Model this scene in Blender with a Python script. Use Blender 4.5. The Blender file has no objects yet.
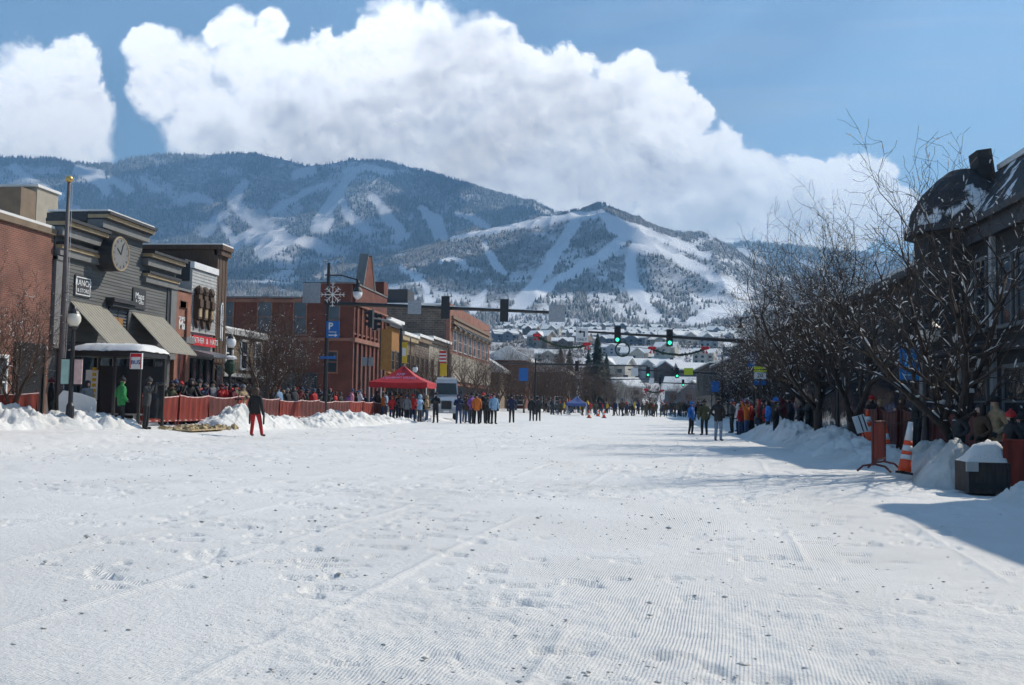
import bpy, math, random
import numpy as np
from mathutils import Vector, Matrix, Euler
random.seed(7); RNG = np.random.default_rng(11)
SC = bpy.context.scene; COL = SC.collection
R = math.radians
# ---------------------------------------------------------------- camera
F = 1000.0; CX, CY = 512.0, 342.5
YAW, PITCH, ROLL, CAMH = R(6.45), R(3.43), R(1.0), 1.35
CAMM = Matrix.Rotation(YAW, 3, 'Z') @ Matrix.Rotation(R(90) + PITCH, 3, 'X') @ Matrix.Rotation(ROLL, 3, 'Z')
cd = bpy.data.cameras.new("camera"); cam = bpy.data.objects.new("camera", cd); COL.objects.link(cam)
cam.location = (0, 0, CAMH); cam.rotation_euler = CAMM.to_euler()
cd.sensor_width = 36.0; cd.lens = 36.0 * F / 1024.0; cd.clip_start = 0.1; cd.clip_end = 60000
SC.camera = cam
def ray(u, v): return CAMM @ Vector(((u - CX) / F, (CY - v) / F, -1.0))
def atY(u, v, Y):
    r = ray(u, v); t = Y / r.y; return Vector((r.x * t, Y, CAMH + r.z * t))
def atX(u, v, X):
    r = ray(u, v); t = X / r.x; return Vector((X, r.y * t, CAMH + r.z * t))
def gnd(u, v, z=0.0):
    r = ray(u, v); t = (z - CAMH) / r.z; return Vector((r.x * t, r.y * t, z))
def sst(a, b, x):
    t = np.clip((x - a) / (b - a), 0, 1); return t * t * (3 - 2 * t)
def gz(x):
    return float(0.24 * sst(-13.5, -17.0, x) + 0.12 * sst(6.0, 9.0, x))
# ---------------------------------------------------------------- numpy noise
def _hash(ix, iy, s):
    h = (ix.astype(np.int64) * 374761393 + iy.astype(np.int64) * 668265263 + s * 974711) & 0x7fffffff
    h = ((h ^ (h >> 13)) * 1274126177) & 0x7fffffff
    return ((h ^ (h >> 16)) & 0xffffff) / float(0xffffff)
def vnoise(x, y, s=0):
    x = np.asarray(x, float); y = np.asarray(y, float)
    ix = np.floor(x); iy = np.floor(y); fx = x - ix; fy = y - iy
    fx = fx * fx * fx * (fx * (fx * 6 - 15) + 10); fy = fy * fy * fy * (fy * (fy * 6 - 15) + 10)
    a = _hash(ix, iy, s); b = _hash(ix + 1, iy, s); c = _hash(ix, iy + 1, s); d = _hash(ix + 1, iy + 1, s)
    return (a * (1 - fx) + b * fx) * (1 - fy) + (c * (1 - fx) + d * fx) * fy
def fbm(x, y, o=4, s=0, g=0.5):
    t = 0; a = 1; n = 0
    for k in range(o):
        t = t + a * vnoise(x * 2 ** k + 17.3 * k, y * 2 ** k - 9.1 * k, s + k); n += a; a *= g
    return t / n
def ridged(x, y, o=4, s=0):
    t = 0; a = 1; n = 0
    for k in range(o):
        t = t + a * (1 - np.abs(2 * vnoise(x * 2 ** k + 5.7 * k, y * 2 ** k + 3.1 * k, s + k) - 1)); n += a; a *= 0.5
    return t / n
# ---------------------------------------------------------------- materials
def newmat(name):
    m = bpy.data.materials.new(name); m.use_nodes = True
    return m, m.node_tree.nodes, m.node_tree.links, m.node_tree.nodes["Principled BSDF"]
def mat(name, col, rough=0.7, var=0.25, scale=3.0, bump=0.0, bscale=30.0, metal=0.0, stretch=None, spec=0.5):
    """plain surface with procedural colour variation and fine bump"""
    m, N, L, P = newmat(name)
    P.inputs["Roughness"].default_value = rough; P.inputs["Metallic"].default_value = metal
    P.inputs["Specular IOR Level"].default_value = spec
    tc = N.new("ShaderNodeTexCoord"); src = tc.outputs["Object"]
    if stretch:
        mp = N.new("ShaderNodeMapping"); mp.inputs["Scale"].default_value = stretch
        L.new(src, mp.inputs["Vector"]); src = mp.outputs["Vector"]
    no = N.new("ShaderNodeTexNoise"); no.inputs["Scale"].default_value = scale; no.inputs["Detail"].default_value = 5
    L.new(src, no.inputs["Vector"])
    cr = N.new("ShaderNodeValToRGB"); e = cr.color_ramp.elements
    e[0].position = 0.3; e[1].position = 0.7
    e[0].color = tuple(c * (1 - var) for c in col) + (1,); e[1].color = tuple(min(0.9, c * (1 + var)) for c in col) + (1,)
    L.new(no.outputs["Fac"], cr.inputs["Fac"]); L.new(cr.outputs["Color"], P.inputs["Base Color"])
    if bump:
        n2 = N.new("ShaderNodeTexNoise"); n2.inputs["Scale"].default_value = bscale; n2.inputs["Detail"].default_value = 6
        L.new(src, n2.inputs["Vector"])
        b = N.new("ShaderNodeBump"); b.inputs["Strength"].default_value = 1; b.inputs["Distance"].default_value = bump
        L.new(n2.outputs["Fac"], b.inputs["Height"]); L.new(b.outputs["Normal"], P.inputs["Normal"])
    return m
def brick_mat(name, c1, c2, mortar, sx=1.0, bw=0.22, rh=0.075, axis='Y', msize=0.012):
    m, N, L, P = newmat(name); P.inputs["Roughness"].default_value = 0.85
    g = N.new("ShaderNodeTexCoord"); s = N.new("ShaderNodeSeparateXYZ"); L.new(g.outputs["Object"], s.inputs[0])
    ad = N.new("ShaderNodeMath"); ad.operation = 'ADD'; L.new(s.outputs["X"], ad.inputs[0]); L.new(s.outputs["Y"], ad.inputs[1])
    cb = N.new("ShaderNodeCombineXYZ"); L.new(ad.outputs[0], cb.inputs["X"]); L.new(s.outputs["Z"], cb.inputs["Y"])
    br = N.new("ShaderNodeTexBrick"); L.new(cb.outputs[0], br.inputs["Vector"])
    br.inputs["Color1"].default_value = (*c1, 1); br.inputs["Color2"].default_value = (*c2, 1); br.inputs["Mortar"].default_value = (*mortar, 1)
    br.inputs["Scale"].default_value = sx; br.inputs["Brick Width"].default_value = bw; br.inputs["Row Height"].default_value = rh
    br.inputs["Mortar Size"].default_value = msize; br.inputs["Bias"].default_value = 0.0
    no = N.new("ShaderNodeTexNoise"); no.inputs["Scale"].default_value = 0.9; no.inputs["Detail"].default_value = 6; L.new(g.outputs["Object"], no.inputs["Vector"])
    mr = N.new("ShaderNodeMapRange"); mr.inputs[1].default_value = 0.25; mr.inputs[2].default_value = 0.75; mr.inputs[3].default_value = 0.6; mr.inputs[4].default_value = 1.25
    L.new(no.outputs["Fac"], mr.inputs[0])
    mx = N.new("ShaderNodeVectorMath"); mx.operation = 'SCALE'; L.new(br.outputs["Color"], mx.inputs[0]); L.new(mr.outputs[0], mx.inputs["Scale"])
    L.new(mx.outputs[0], P.inputs["Base Color"])
    b = N.new("ShaderNodeBump"); b.inputs["Distance"].default_value = 0.01; b.invert = True
    L.new(br.outputs["Fac"], b.inputs["Height"]); L.new(b.outputs["Normal"], P.inputs["Normal"])
    return m
def emit(name, col, st):
    m, N, L, P = newmat(name); P.inputs["Base Color"].default_value = (*[c * 0.3 for c in col], 1)
    P.inputs["Emission Color"].default_value = (*col, 1); P.inputs["Emission Strength"].default_value = st
    return m
M = {}
def snow_mat(name, groom=False, col=(0.82, 0.81, 0.785), dirt=0.0):
    m, N, L, P = newmat(name)
    P.inputs["Roughness"].default_value = 0.65; P.inputs["Specular IOR Level"].default_value = 0.25
    tc = N.new("ShaderNodeTexCoord"); o = tc.outputs["Object"]
    n1 = N.new("ShaderNodeTexNoise"); n1.inputs["Scale"].default_value = 0.5; n1.inputs["Detail"].default_value = 8; n1.inputs["Roughness"].default_value = 0.65; L.new(o, n1.inputs["Vector"])
    cr = N.new("ShaderNodeValToRGB"); e = cr.color_ramp.elements; e[0].position = 0.28; e[1].position = 0.62
    k = 0.9 - dirt
    e[0].color = (col[0] * k, col[1] * k * 0.995, col[2] * k * (0.985 - dirt * 0.25), 1); e[1].color = (*col, 1)
    L.new(n1.outputs["Fac"], cr.inputs["Fac"]); L.new(cr.outputs["Color"], P.inputs["Base Color"])
    n2 = N.new("ShaderNodeTexNoise"); n2.inputs["Scale"].default_value = 22; n2.inputs["Detail"].default_value = 8; n2.inputs["Roughness"].default_value = 0.7; L.new(o, n2.inputs["Vector"])
    b = N.new("ShaderNodeBump"); b.inputs["Distance"].default_value = 0.035 if not groom else 0.022; b.inputs["Strength"].default_value = 1.0
    L.new(n2.outputs["Fac"], b.inputs["Height"]); last = b
    if groom:
        s = N.new("ShaderNodeSeparateXYZ"); L.new(o, s.inputs[0])
        a = R(6.1)
        def mth(op, x, y=None):
            q = N.new("ShaderNodeMath"); q.operation = op
            for i, z in enumerate((x, y)):
                if z is None: continue
                if isinstance(z, (int, float)): q.inputs[i].default_value = z
                else: L.new(z, q.inputs[i])
            return q.outputs[0]
        wob = N.new("ShaderNodeTexNoise"); wob.inputs["Scale"].default_value = 0.35; wob.inputs["Detail"].default_value = 1; L.new(o, wob.inputs["Vector"])
        c = mth('SUBTRACT', mth('MULTIPLY', s.outputs["X"], math.cos(a)), mth('MULTIPLY', s.outputs["Y"], math.sin(a)))
        c = mth('ADD', c, mth('MULTIPLY', wob.outputs["Fac"], 0.10))
        w = mth('SINE', mth('MULTIPLY', c, 2 * math.pi / 0.021))
        mk = N.new("ShaderNodeTexNoise"); mk.inputs["Scale"].default_value = 0.33; mk.inputs["Detail"].default_value = 5; L.new(o, mk.inputs["Vector"])
        mp = N.new("ShaderNodeMapping"); mp.inputs["Scale"].default_value = (1.6, 0.7, 1); L.new(o, mp.inputs["Vector"]); L.new(mp.outputs[0], mk.inputs["Vector"])
        mr = N.new("ShaderNodeMapRange"); mr.inputs[1].default_value = 0.40; mr.inputs[2].default_value = 0.58; L.new(mk.outputs["Fac"], mr.inputs[0])
        h = mth('MULTIPLY', w, mr.outputs[0])
        b2 = N.new("ShaderNodeBump"); b2.inputs["Distance"].default_value = 0.0018; L.new(h, b2.inputs["Height"]); L.new(b.outputs["Normal"], b2.inputs["Normal"]); last = b2
    L.new(last.outputs["Normal"], P.inputs["Normal"])
    return m
M['street'] = snow_mat("groomed_snow", True)
M['bank'] = snow_mat("bank_snow", dirt=0.12)
M['snow'] = snow_mat("fresh_snow")
M['brick'] = brick_mat("orange_brick", (0.235, 0.073, 0.042), (0.185, 0.057, 0.034), (0.24, 0.165, 0.135))
M['redbrick'] = brick_mat("red_brick", (0.165, 0.036, 0.02), (0.125, 0.028, 0.017), (0.16, 0.07, 0.05))
M['stone'] = brick_mat("brown_stone", (0.16, 0.12, 0.09), (0.10, 0.072, 0.055), (0.22, 0.185, 0.155), bw=0.7, rh=0.28, msize=0.03)
M['salmon'] = brick_mat("salmon_brick", (0.33, 0.12, 0.07), (0.28, 0.10, 0.06), (0.28, 0.18, 0.14))
M['grey'] = mat("grey_siding", (0.105, 0.107, 0.104), 0.75, 0.26, 1.1, 0.003, 40, stretch=(1, 0.4, 3))
M['greytrim'] = mat("light_grey_trim", (0.165, 0.165, 0.16), 0.7, 0.12, 3)
M['darktrim'] = mat("charcoal_trim", (0.035, 0.036, 0.04), 0.6, 0.25, 4)
M['gold'] = mat("ochre_band", (0.38, 0.28, 0.16), 0.6, 0.12, 3)
M['black'] = mat("black_metal", (0.018, 0.018, 0.02), 0.45, 0.3, 8)
M['pole'] = mat("weathered_pole", (0.12, 0.10, 0.095), 0.6, 0.25, 5, stretch=(4, 4, 0.5))
M['metal'] = mat("galvanised_steel", (0.35, 0.36, 0.38), 0.4, 0.15, 9, metal=0.7)
M['beige'] = mat("beige_panel", (0.34, 0.30, 0.24), 0.7, 0.1, 2)
M['awning'] = mat("awning_canvas", (0.29, 0.27, 0.22), 0.8, 0.1, 5)
M['white'] = mat("white_paint", (0.72, 0.72, 0.71), 0.6, 0.08, 3)
M['offwhite'] = mat("weathered_white_boards", (0.36, 0.365, 0.36), 0.7, 0.15, 3)
M['wood'] = mat("brown_boards", (0.085, 0.05, 0.032), 0.75, 0.35, 3, 0.004, 30, stretch=(6, 6, 0.6))
M['darkwood'] = mat("dark_boards", (0.045, 0.036, 0.032), 0.8, 0.35, 3, 0.004, 25, stretch=(6, 6, 0.6))
M['tan'] = mat("tan_stucco", (0.19, 0.14, 0.095), 0.85, 0.2, 2, 0.005, 20)
M['yellow'] = mat("yellow_fabric", (0.62, 0.42, 0.03), 0.8, 0.12, 4)
M['orange'] = mat("orange_awning", (0.30, 0.14, 0.035), 0.8, 0.15, 3)
M['fence'] = mat("orange_snow_fence", (0.20, 0.022, 0.010), 0.6, 0.45, 2.2, 0.006, 25, stretch=(3, 3, 0.5))
M['dkfence'] = mat("dark_red_panel", (0.10, 0.018, 0.013), 0.6, 0.4, 2.5, 0.005, 25)
M['conered'] = mat("cone_orange", (0.88, 0.085, 0.02), 0.5, 0.12, 5)
M['tent'] = mat("tent_red", (0.42, 0.014, 0.02), 0.65, 0.12, 3)
M['bluetent'] = mat("tent_blue", (0.05, 0.09, 0.26), 0.65, 0.12, 3)
M['blue'] = mat("sign_blue", (0.015, 0.12, 0.38), 0.5, 0.1, 4)
M['bblue'] = mat("banner_blue", (0.012, 0.17, 0.46), 0.6, 0.12, 4)
M['red'] = mat("signal_red_fabric", (0.55, 0.02, 0.03), 0.7, 0.2, 6)
M['lime'] = mat("fluorescent_yellow", (0.62, 0.70, 0.03), 0.5, 0.05, 4)
M['garland'] = mat("evergreen_garland", (0.03, 0.055, 0.035), 0.9, 0.5, 12, 0.02, 30)
M['bark'] = mat("bark", (0.050, 0.037, 0.030), 0.85, 0.4, 9, 0.006, 40, stretch=(3, 3, 0.6))
M['barkb'] = mat("reddish_bark", (0.085, 0.055, 0.042), 0.85, 0.35, 9, 0.006, 40, stretch=(3, 3, 0.6))
M['needle'] = mat("conifer_needles", (0.022, 0.042, 0.030), 0.85, 0.5, 1.5)
M['globe'] = mat("milk_glass", (0.66, 0.62, 0.52), 0.3, 0.04, 4)
M['silver'] = mat("silver_paint", (0.42, 0.46, 0.52), 0.3, 0.06, 3, metal=0.4)
M['rubber'] = mat("rubber", (0.02, 0.02, 0.02), 0.8, 0.2, 10)
M['skin'] = mat("skin", (0.50, 0.30, 0.22), 0.6, 0.08, 10)
M['boot'] = mat("boots", (0.025, 0.022, 0.02), 0.7, 0.2, 10)
M['roofdark'] = mat("dark_roof", (0.045, 0.045, 0.05), 0.8, 0.3, 4)
M['straw'] = mat("straw_dirt", (0.42, 0.32, 0.18), 0.9, 0.3, 6, 0.02, 40)
M['green_on'] = emit("lit_green_lens", (0.05, 1.0, 0.45), 1.6)
M['lens'] = mat("dark_lens", (0.03, 0.012, 0.01), 0.3, 0.1, 5)
M['bulb'] = emit("fairy_bulb", (1.0, 0.95, 0.85), 0.9)
m, N, L, P = newmat("window_glass"); P.inputs["Base Color"].default_value = (0.03, 0.04, 0.05, 1); P.inputs["Roughness"].default_value = 0.06
no = N.new("ShaderNodeTexNoise"); no.inputs["Scale"].default_value = 1.2; tc = N.new("ShaderNodeTexCoord"); L.new(tc.outputs["Object"], no.inputs["Vector"])
bb = N.new("ShaderNodeBump"); bb.inputs["Distance"].default_value = 0.02; L.new(no.outputs["Fac"], bb.inputs["Height"]); L.new(bb.outputs["Normal"], P.inputs["Normal"]); M['glass'] = m
M['paleglass'] = mat("curtained_glass", (0.07, 0.085, 0.10), 0.12, 0.3, 0.9)
# ---------------------------------------------------------------- mesh builder
class MB:
    def __init__(s): s.v = []; s.f = []
    def add(s, vs, fs):
        b = len(s.v); s.v.extend([tuple(x) for x in vs]); s.f.extend([tuple(b + i for i in f) for f in fs]); return s
    def box(s, x0, x1, y0, y1, z0, z1):
        return s.add([(x0, y0, z0), (x1, y0, z0), (x1, y1, z0), (x0, y1, z0), (x0, y0, z1), (x1, y0, z1), (x1, y1, z1), (x0, y1, z1)],
                     [(0, 3, 2, 1), (4, 5, 6, 7), (0, 1, 5, 4), (1, 2, 6, 5), (2, 3, 7, 6), (3, 0, 4, 7)])
    def rbox(s, c, sz, e=(0, 0, 0)):
        m = Euler(e).to_matrix(); c = Vector(c); h = [q / 2 for q in sz]; b = len(s.v)
        vs = [c + m @ Vector((i * h[0], j * h[1], k * h[2])) for k in (-1, 1) for (i, j) in ((-1, -1), (1, -1), (1, 1), (-1, 1))]
        return s.add(vs, [(0, 3, 2, 1), (4, 5, 6, 7), (0, 1, 5, 4), (1, 2, 6, 5), (2, 3, 7, 6), (3, 0, 4, 7)])
    def cyl(s, p0, p1, r0, r1=None, n=8, cap=True):
        r1 = r0 if r1 is None else r1; p0 = Vector(p0); p1 = Vector(p1); d = p1 - p0
        if d.length < 1e-6: return s
        d.normalize(); a = d.cross(Vector((0, 0, 1)) if abs(d.z) < 0.9 else Vector((1, 0, 0))).normalized(); b = d.cross(a)
        vs = []
        for p, r in ((p0, r0), (p1, r1)):
            for i in range(n):
                t = 2 * math.pi * i / n; vs.append(p + (a * math.cos(t) + b * math.sin(t)) * r)
        fs = [(i, (i + 1) % n, n + (i + 1) % n, n + i) for i in range(n)]
        if cap: fs += [tuple(range(n))[::-1], tuple(range(n, 2 * n))]
        return s.add(vs, fs)
    def tube(s, pts, rs, n=8):
        if not hasattr(rs, '__len__'): rs = [rs] * len(pts)
        pts = [Vector(p) for p in pts]; vs = []; fs = []; a = None
        for k, p in enumerate(pts):
            d = (pts[min(k + 1, len(pts) - 1)] - pts[max(k - 1, 0)]).normalized()
            if a is None: a = d.cross(Vector((0, 0, 1)) if abs(d.z) < 0.9 else Vector((1, 0, 0))).normalized()
            a = (a - d * a.dot(d)).normalized(); b = d.cross(a)
            for i in range(n):
                t = 2 * math.pi * i / n; vs.append(p + (a * math.cos(t) + b * math.sin(t)) * rs[k])
        for k in range(len(pts) - 1):
            for i in range(n): fs.append((k * n + i, k * n + (i + 1) % n, (k + 1) * n + (i + 1) % n, (k + 1) * n + i))
        fs += [tuple(range(n))[::-1], tuple(range((len(pts) - 1) * n, len(pts) * n))]
        return s.add(vs, fs)
    def lathe(s, c, prof, n=12):
        vs = []; fs = []; c = Vector(c)
        for (r, z) in prof:
            for i in range(n):
                t = 2 * math.pi * i / n; vs.append(c + Vector((r * math.cos(t), r * math.sin(t), z)))
        for k in range(len(prof) - 1):
            for i in range(n): fs.append((k * n + i, k * n + (i + 1) % n, (k + 1) * n + (i + 1) % n, (k + 1) * n + i))
        fs += [tuple(range(n))[::-1], tuple(range((len(prof) - 1) * n, len(prof) * n))]
        return s.add(vs, fs)
    def blob(s, c, r, n=8, k=5, jit=0.0, rot=0.0):
        if not hasattr(r, '__len__'): r = (r, r, r)
        vs = []; fs = []; ca, sa = math.cos(rot), math.sin(rot)
        for j in range(k + 1):
            ph = math.pi * j / k
            for i in range(n):
                t = 2 * math.pi * i / n; q = 1 + random.uniform(-jit, jit)
                x, y, z = r[0] * math.sin(ph) * math.cos(t) * q, r[1] * math.sin(ph) * math.sin(t) * q, r[2] * math.cos(ph) * q
                vs.append((c[0] + x * ca - y * sa, c[1] + x * sa + y * ca, c[2] + z))
        for j in range(k):
            for i in range(n): fs.append((j * n + i, (j + 1) * n + i, (j + 1) * n + (i + 1) % n, j * n + (i + 1) % n))
        return s.add(vs, fs)
    def prism(s, poly, axis, a, b):
        """polygon in the two other axes, extruded along axis from a to b"""
        n = len(poly); vs = []
        for q in (a, b):
            for (p, r) in poly:
                vs.append({'X': (q, p, r), 'Y': (p, q, r), 'Z': (p, r, q)}[axis])
        fs = [(i, (i + 1) % n, n + (i + 1) % n, n + i) for i in range(n)] + [tuple(range(n))[::-1], tuple(range(n, 2 * n))]
        return s.add(vs, fs)
    def mesh(s, name, m=None, smooth=False):
        me = bpy.data.meshes.new(name); me.from_pydata(s.v, [], s.f); me.update()
        import bmesh
        bm = bmesh.new(); bm.from_mesh(me); bmesh.ops.recalc_face_normals(bm, faces=bm.faces); bm.to_mesh(me); bm.free()
        if smooth: me.polygons.foreach_set("use_smooth", [True] * len(me.polygons))
        if m: me.materials.append(m)
        return me
def tag(o, label=None, cat=None, group=None, kind=None):
    if label: o['label'] = label
    if cat: o['category'] = cat
    if group: o['group'] = group
    if kind: o['kind'] = kind
    return o
def obj(name, mb, m, parent=None, smooth=False):
    me = mb.mesh(name, m, smooth) if isinstance(mb, MB) else mb
    o = bpy.data.objects.new(name, me); COL.objects.link(o)
    if parent is not None:
        o.parent = parent
        o.matrix_parent_inverse = Matrix.Identity(4)
    return o
def empty(name, loc, label, cat, group=None, rz=0.0):
    o = bpy.data.objects.new(name, None); COL.objects.link(o); o.location = loc; o.rotation_euler = (0, 0, rz)
    return tag(o, label, cat, group)
def copy_tree(o, parent=None, deep=True):
    c = o.copy(); COL.objects.link(c); c.parent = parent
    if deep:
        for ch in list(o.children): copy_tree(ch, c)
    return c
def npmesh(name, V, Fq, m, smooth=True):
    me = bpy.data.meshes.new(name); nv = len(V); nf = len(Fq); k = Fq.shape[1]
    me.vertices.add(nv); me.vertices.foreach_set("co", np.asarray(V, np.float32).ravel())
    me.loops.add(nf * k); me.loops.foreach_set("vertex_index", np.asarray(Fq, np.int32).ravel())
    me.polygons.add(nf); me.polygons.foreach_set("loop_start", np.arange(0, nf * k, k, dtype=np.int32))
    me.polygons.foreach_set("loop_total", np.full(nf, k, np.int32))
    me.update(calc_edges=True)
    if smooth: me.polygons.foreach_set("use_smooth", np.ones(nf, bool))
    if m: me.materials.append(m)
    return me
def gridfaces(nr, nc):
    i = np.arange(nr - 1)[:, None] * nc + np.arange(nc - 1)[None, :]
    return np.stack([i, i + 1, i + nc + 1, i + nc], -1).reshape(-1, 4)
def textmesh(txt, size, m, name='lettering', depth=0.01, bold=0.0):
    cu = bpy.data.curves.new(name, 'FONT'); cu.body = txt; cu.size = size; cu.extrude = depth; cu.align_x = 'CENTER'; cu.align_y = 'CENTER'; cu.offset = bold
    cu.resolution_u = 2
    t = bpy.data.objects.new("lettering_curve", cu); COL.objects.link(t)
    me = bpy.data.meshes.new_from_object(t); bpy.data.objects.remove(t); bpy.data.curves.remove(cu)
    me.materials.clear(); me.materials.append(m); return me
def text_on(txt, size, m, loc, face, parent, name='lettering', bold=0.0, sx=1.0):
    """face: 'X+' faces the street from the left, 'Y-' faces the camera"""
    o = obj(name, textmesh(txt, size, m, name, bold=bold), None, parent)
    rz = {'X+': R(90), 'Y-': 0, 'X-': R(-90)}[face]
    o.rotation_euler = (R(90), 0, rz); o.location = loc; o.scale = (sx, 1, 1)
    return o
# ---------------------------------------------------------------- light
SUN_AZ, SUN_EL = R(40), R(40)          # azimuth measured from +X towards +Y
sd = Vector((math.cos(SUN_EL) * math.cos(SUN_AZ), math.cos(SUN_EL) * math.sin(SUN_AZ), math.sin(SUN_EL)))
sl = bpy.data.lights.new("sun", 'SUN'); sl.energy = 4.8; sl.angle = R(0.53); sl.color = (1.0, 0.92, 0.80)
so = bpy.data.objects.new("sun", sl); COL.objects.link(so); so.rotation_euler = sd.to_track_quat('Z', 'Y').to_euler(); so.location = (60, 60, 80)

m, N, L, P = newmat("snow_patched_slate"); P.inputs["Roughness"].default_value = .8
tc = N.new("ShaderNodeTexCoord"); no = N.new("ShaderNodeTexNoise"); no.inputs["Scale"].default_value = 1.3; no.inputs["Detail"].default_value = 7; L.new(tc.outputs["Object"], no.inputs["Vector"])
cr = N.new("ShaderNodeValToRGB"); cr.color_ramp.elements[0].position = .56; cr.color_ramp.elements[0].color = (.03, .03, .034, 1); cr.color_ramp.elements[1].position = .61; cr.color_ramp.elements[1].color = (.72, .73, .74, 1)
L.new(no.outputs["Fac"], cr.inputs["Fac"]); L.new(cr.outputs[0], P.inputs["Base Color"]); bb = N.new("ShaderNodeBump"); bb.inputs["Distance"].default_value = .12; L.new(no.outputs["Fac"], bb.inputs["Height"]); L.new(bb.outputs["Normal"], P.inputs["Normal"]); M['snowslate'] = m
# ---------------------------------------------------------------- sky and clouds (world)
W = bpy.data.worlds.new("World"); SC.world = W; W.use_nodes = True
N = W.node_tree.nodes; L = W.node_tree.links; N.clear()
def nd(t, **k):
    n = N.new(t)
    for a, b in k.items(): setattr(n, a, b)
    return n
def setin(n, i, x):
    if x is None: return
    if hasattr(x, 'is_output'): L.new(x, n.inputs[i])
    else: n.inputs[i].default_value = x
def mth(op, a, b=None, c=None, clamp=False):
    n = nd("ShaderNodeMath", operation=op, use_clamp=clamp)
    for i, x in enumerate((a, b, c)): setin(n, i, x)
    return n.outputs[0]
def vm(op, a, b=None, out=0):
    n = nd("ShaderNodeVectorMath", operation=op); setin(n, 0, a); setin(n, 1, b); return n.outputs[out]
def smooth(x, a, b, lo=0.0, hi=1.0):
    n = nd("ShaderNodeMapRange", interpolation_type='SMOOTHSTEP'); setin(n, 0, x); n.inputs[1].default_value = a; n.inputs[2].default_value = b
    n.inputs[3].default_value = lo; n.inputs[4].default_value = hi; return n.outputs[0]
def mixc(f, a, b):
    n = nd("ShaderNodeMix", data_type='RGBA'); setin(n, 0, f); setin(n, 6, a); setin(n, 7, b); return n.outputs[2]
sky = nd("ShaderNodeTexSky", sky_type='NISHITA', sun_disc=False)
sky.sun_elevation = SUN_EL; sky.sun_rotation = R(90) - SUN_AZ; sky.altitude = 2000; sky.air_density = 1.0; sky.dust_density = 0.9; sky.ozone_density = 0.7
tcw = nd("ShaderNodeTexCoord"); sp = nd("ShaderNodeSeparateXYZ"); L.new(tcw.outputs["Generated"], sp.inputs[0])
yy = mth('MAXIMUM', sp.outputs["Y"], 0.06)
pc = nd("ShaderNodeCombineXYZ"); L.new(mth('DIVIDE', sp.outputs["X"], yy), pc.inputs[0]); L.new(mth('DIVIDE', sp.outputs["Z"], yy), pc.inputs[1])
p = pc.outputs[0]
# billowing warp of the lobes
def noise(vec, scale, detail, rough=0.55, lac=2.0, dist=0.0):
    n = nd("ShaderNodeTexNoise", noise_dimensions='3D'); L.new(vec, n.inputs["Vector"]); n.inputs["Scale"].default_value = scale
    n.inputs["Detail"].default_value = detail; n.inputs["Roughness"].default_value = rough; n.inputs["Lacunarity"].default_value = lac; n.inputs["Distortion"].default_value = dist
    return n
def voro(vec, scale, detail=2.0, rough=0.55):
    n = nd("ShaderNodeTexVoronoi", feature='SMOOTH_F1'); L.new(vec, n.inputs["Vector"]); n.inputs["Scale"].default_value = scale
    n.inputs["Detail"].default_value = detail; n.inputs["Roughness"].default_value = rough; n.inputs["Smoothness"].default_value = 0.6; n.normalize = True
    return n.outputs["Distance"]
wn = noise(p, 9, 4); warp = vm('SCALE', vm('SUBTRACT', wn.outputs["Color"], (0.5, 0.5, 0.5)), None)
warp.node.inputs["Scale"].default_value = 0.045
q = vm('ADD', p, warp)
BL = [(20,75,45),(60,72,34),(40,110,52),(85,112,34),(0,130,44),(82,136,28),(30,150,42),(-40,100,60),(-80,140,70),(-130,60,60),
 (160,44,28),(165,85,38),(205,112,48),(185,72,36),(232,28,22),(272,28,20),(250,62,40),(215,132,45),(280,102,58),(330,84,48),(300,140,60),(350,130,70),
 (400,32,40),(385,62,45),(432,28,34),(420,100,80),(476,54,38),(505,66,36),(470,130,80),(530,94,48),(562,82,30),(560,140,70),(620,96,34),(642,84,24),
 (600,140,60),(662,104,34),(640,160,60),(700,180,45),(682,112,24),(728,168,30),(760,192,40),(770,170,20),(812,190,32),(850,182,30),(870,178,22),
 (790,222,40),(850,216,38),(882,214,30),(720,215,42),(680,200,50),(590,190,45),(520,170,60),(440,160,50)]
def blobs(vec, lobes):
    acc = None
    for (u, v, r) in lobes:
        d = ray(u, v); c = (d.x / d.y, d.z / d.y, 0.0)
        f = mth('MULTIPLY_ADD', vm('DISTANCE', vec, c, 1), -1.0 / (r * 1.12 / 1000), 1.0)
        f = mth('MULTIPLY', f, r / 45.0) if r > 60 else f
        acc = f if acc is None else mth('SMOOTH_MAX', acc, f, 0.22)
    return acc
fld = blobs(q, BL)
front = smooth(sp.outputs["Y"], 0.1, 0.3)
n1 = noise(q, 11, 12, 0.62)
bil = voro(q, 16, 0.0, 0.5)
bil2 = voro(q, 42, 2.0, 0.55)
fine = noise(p, 55, 6, 0.65)
def density(f, n_, v_, v2_):
    d_ = mth('ADD', f, mth('MULTIPLY_ADD', n_, 1.5, -0.72))
    d_ = mth('ADD', d_, mth('MULTIPLY_ADD', v_, -0.75, 0.30))
    return mth('ADD', d_, mth('MULTIPLY_ADD', v2_, -0.75, 0.26))
dens = mth('ADD', density(fld, n1.outputs["Fac"], bil, bil2), mth('MULTIPLY_ADD', fine.outputs["Fac"], 0.5, -0.25))
wisp = smooth(noise(p, 6, 3).outputs["Fac"], 0.42, 0.62, 0.16, 0.60)      # some edges crisp, some ragged
am = nd("ShaderNodeMapRange", interpolation_type='SMOOTHSTEP'); L.new(dens, am.inputs[0]); am.inputs[1].default_value = -0.02; L.new(wisp, am.inputs[2])
alpha = mth('MULTIPLY', am.outputs[0], front)
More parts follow.
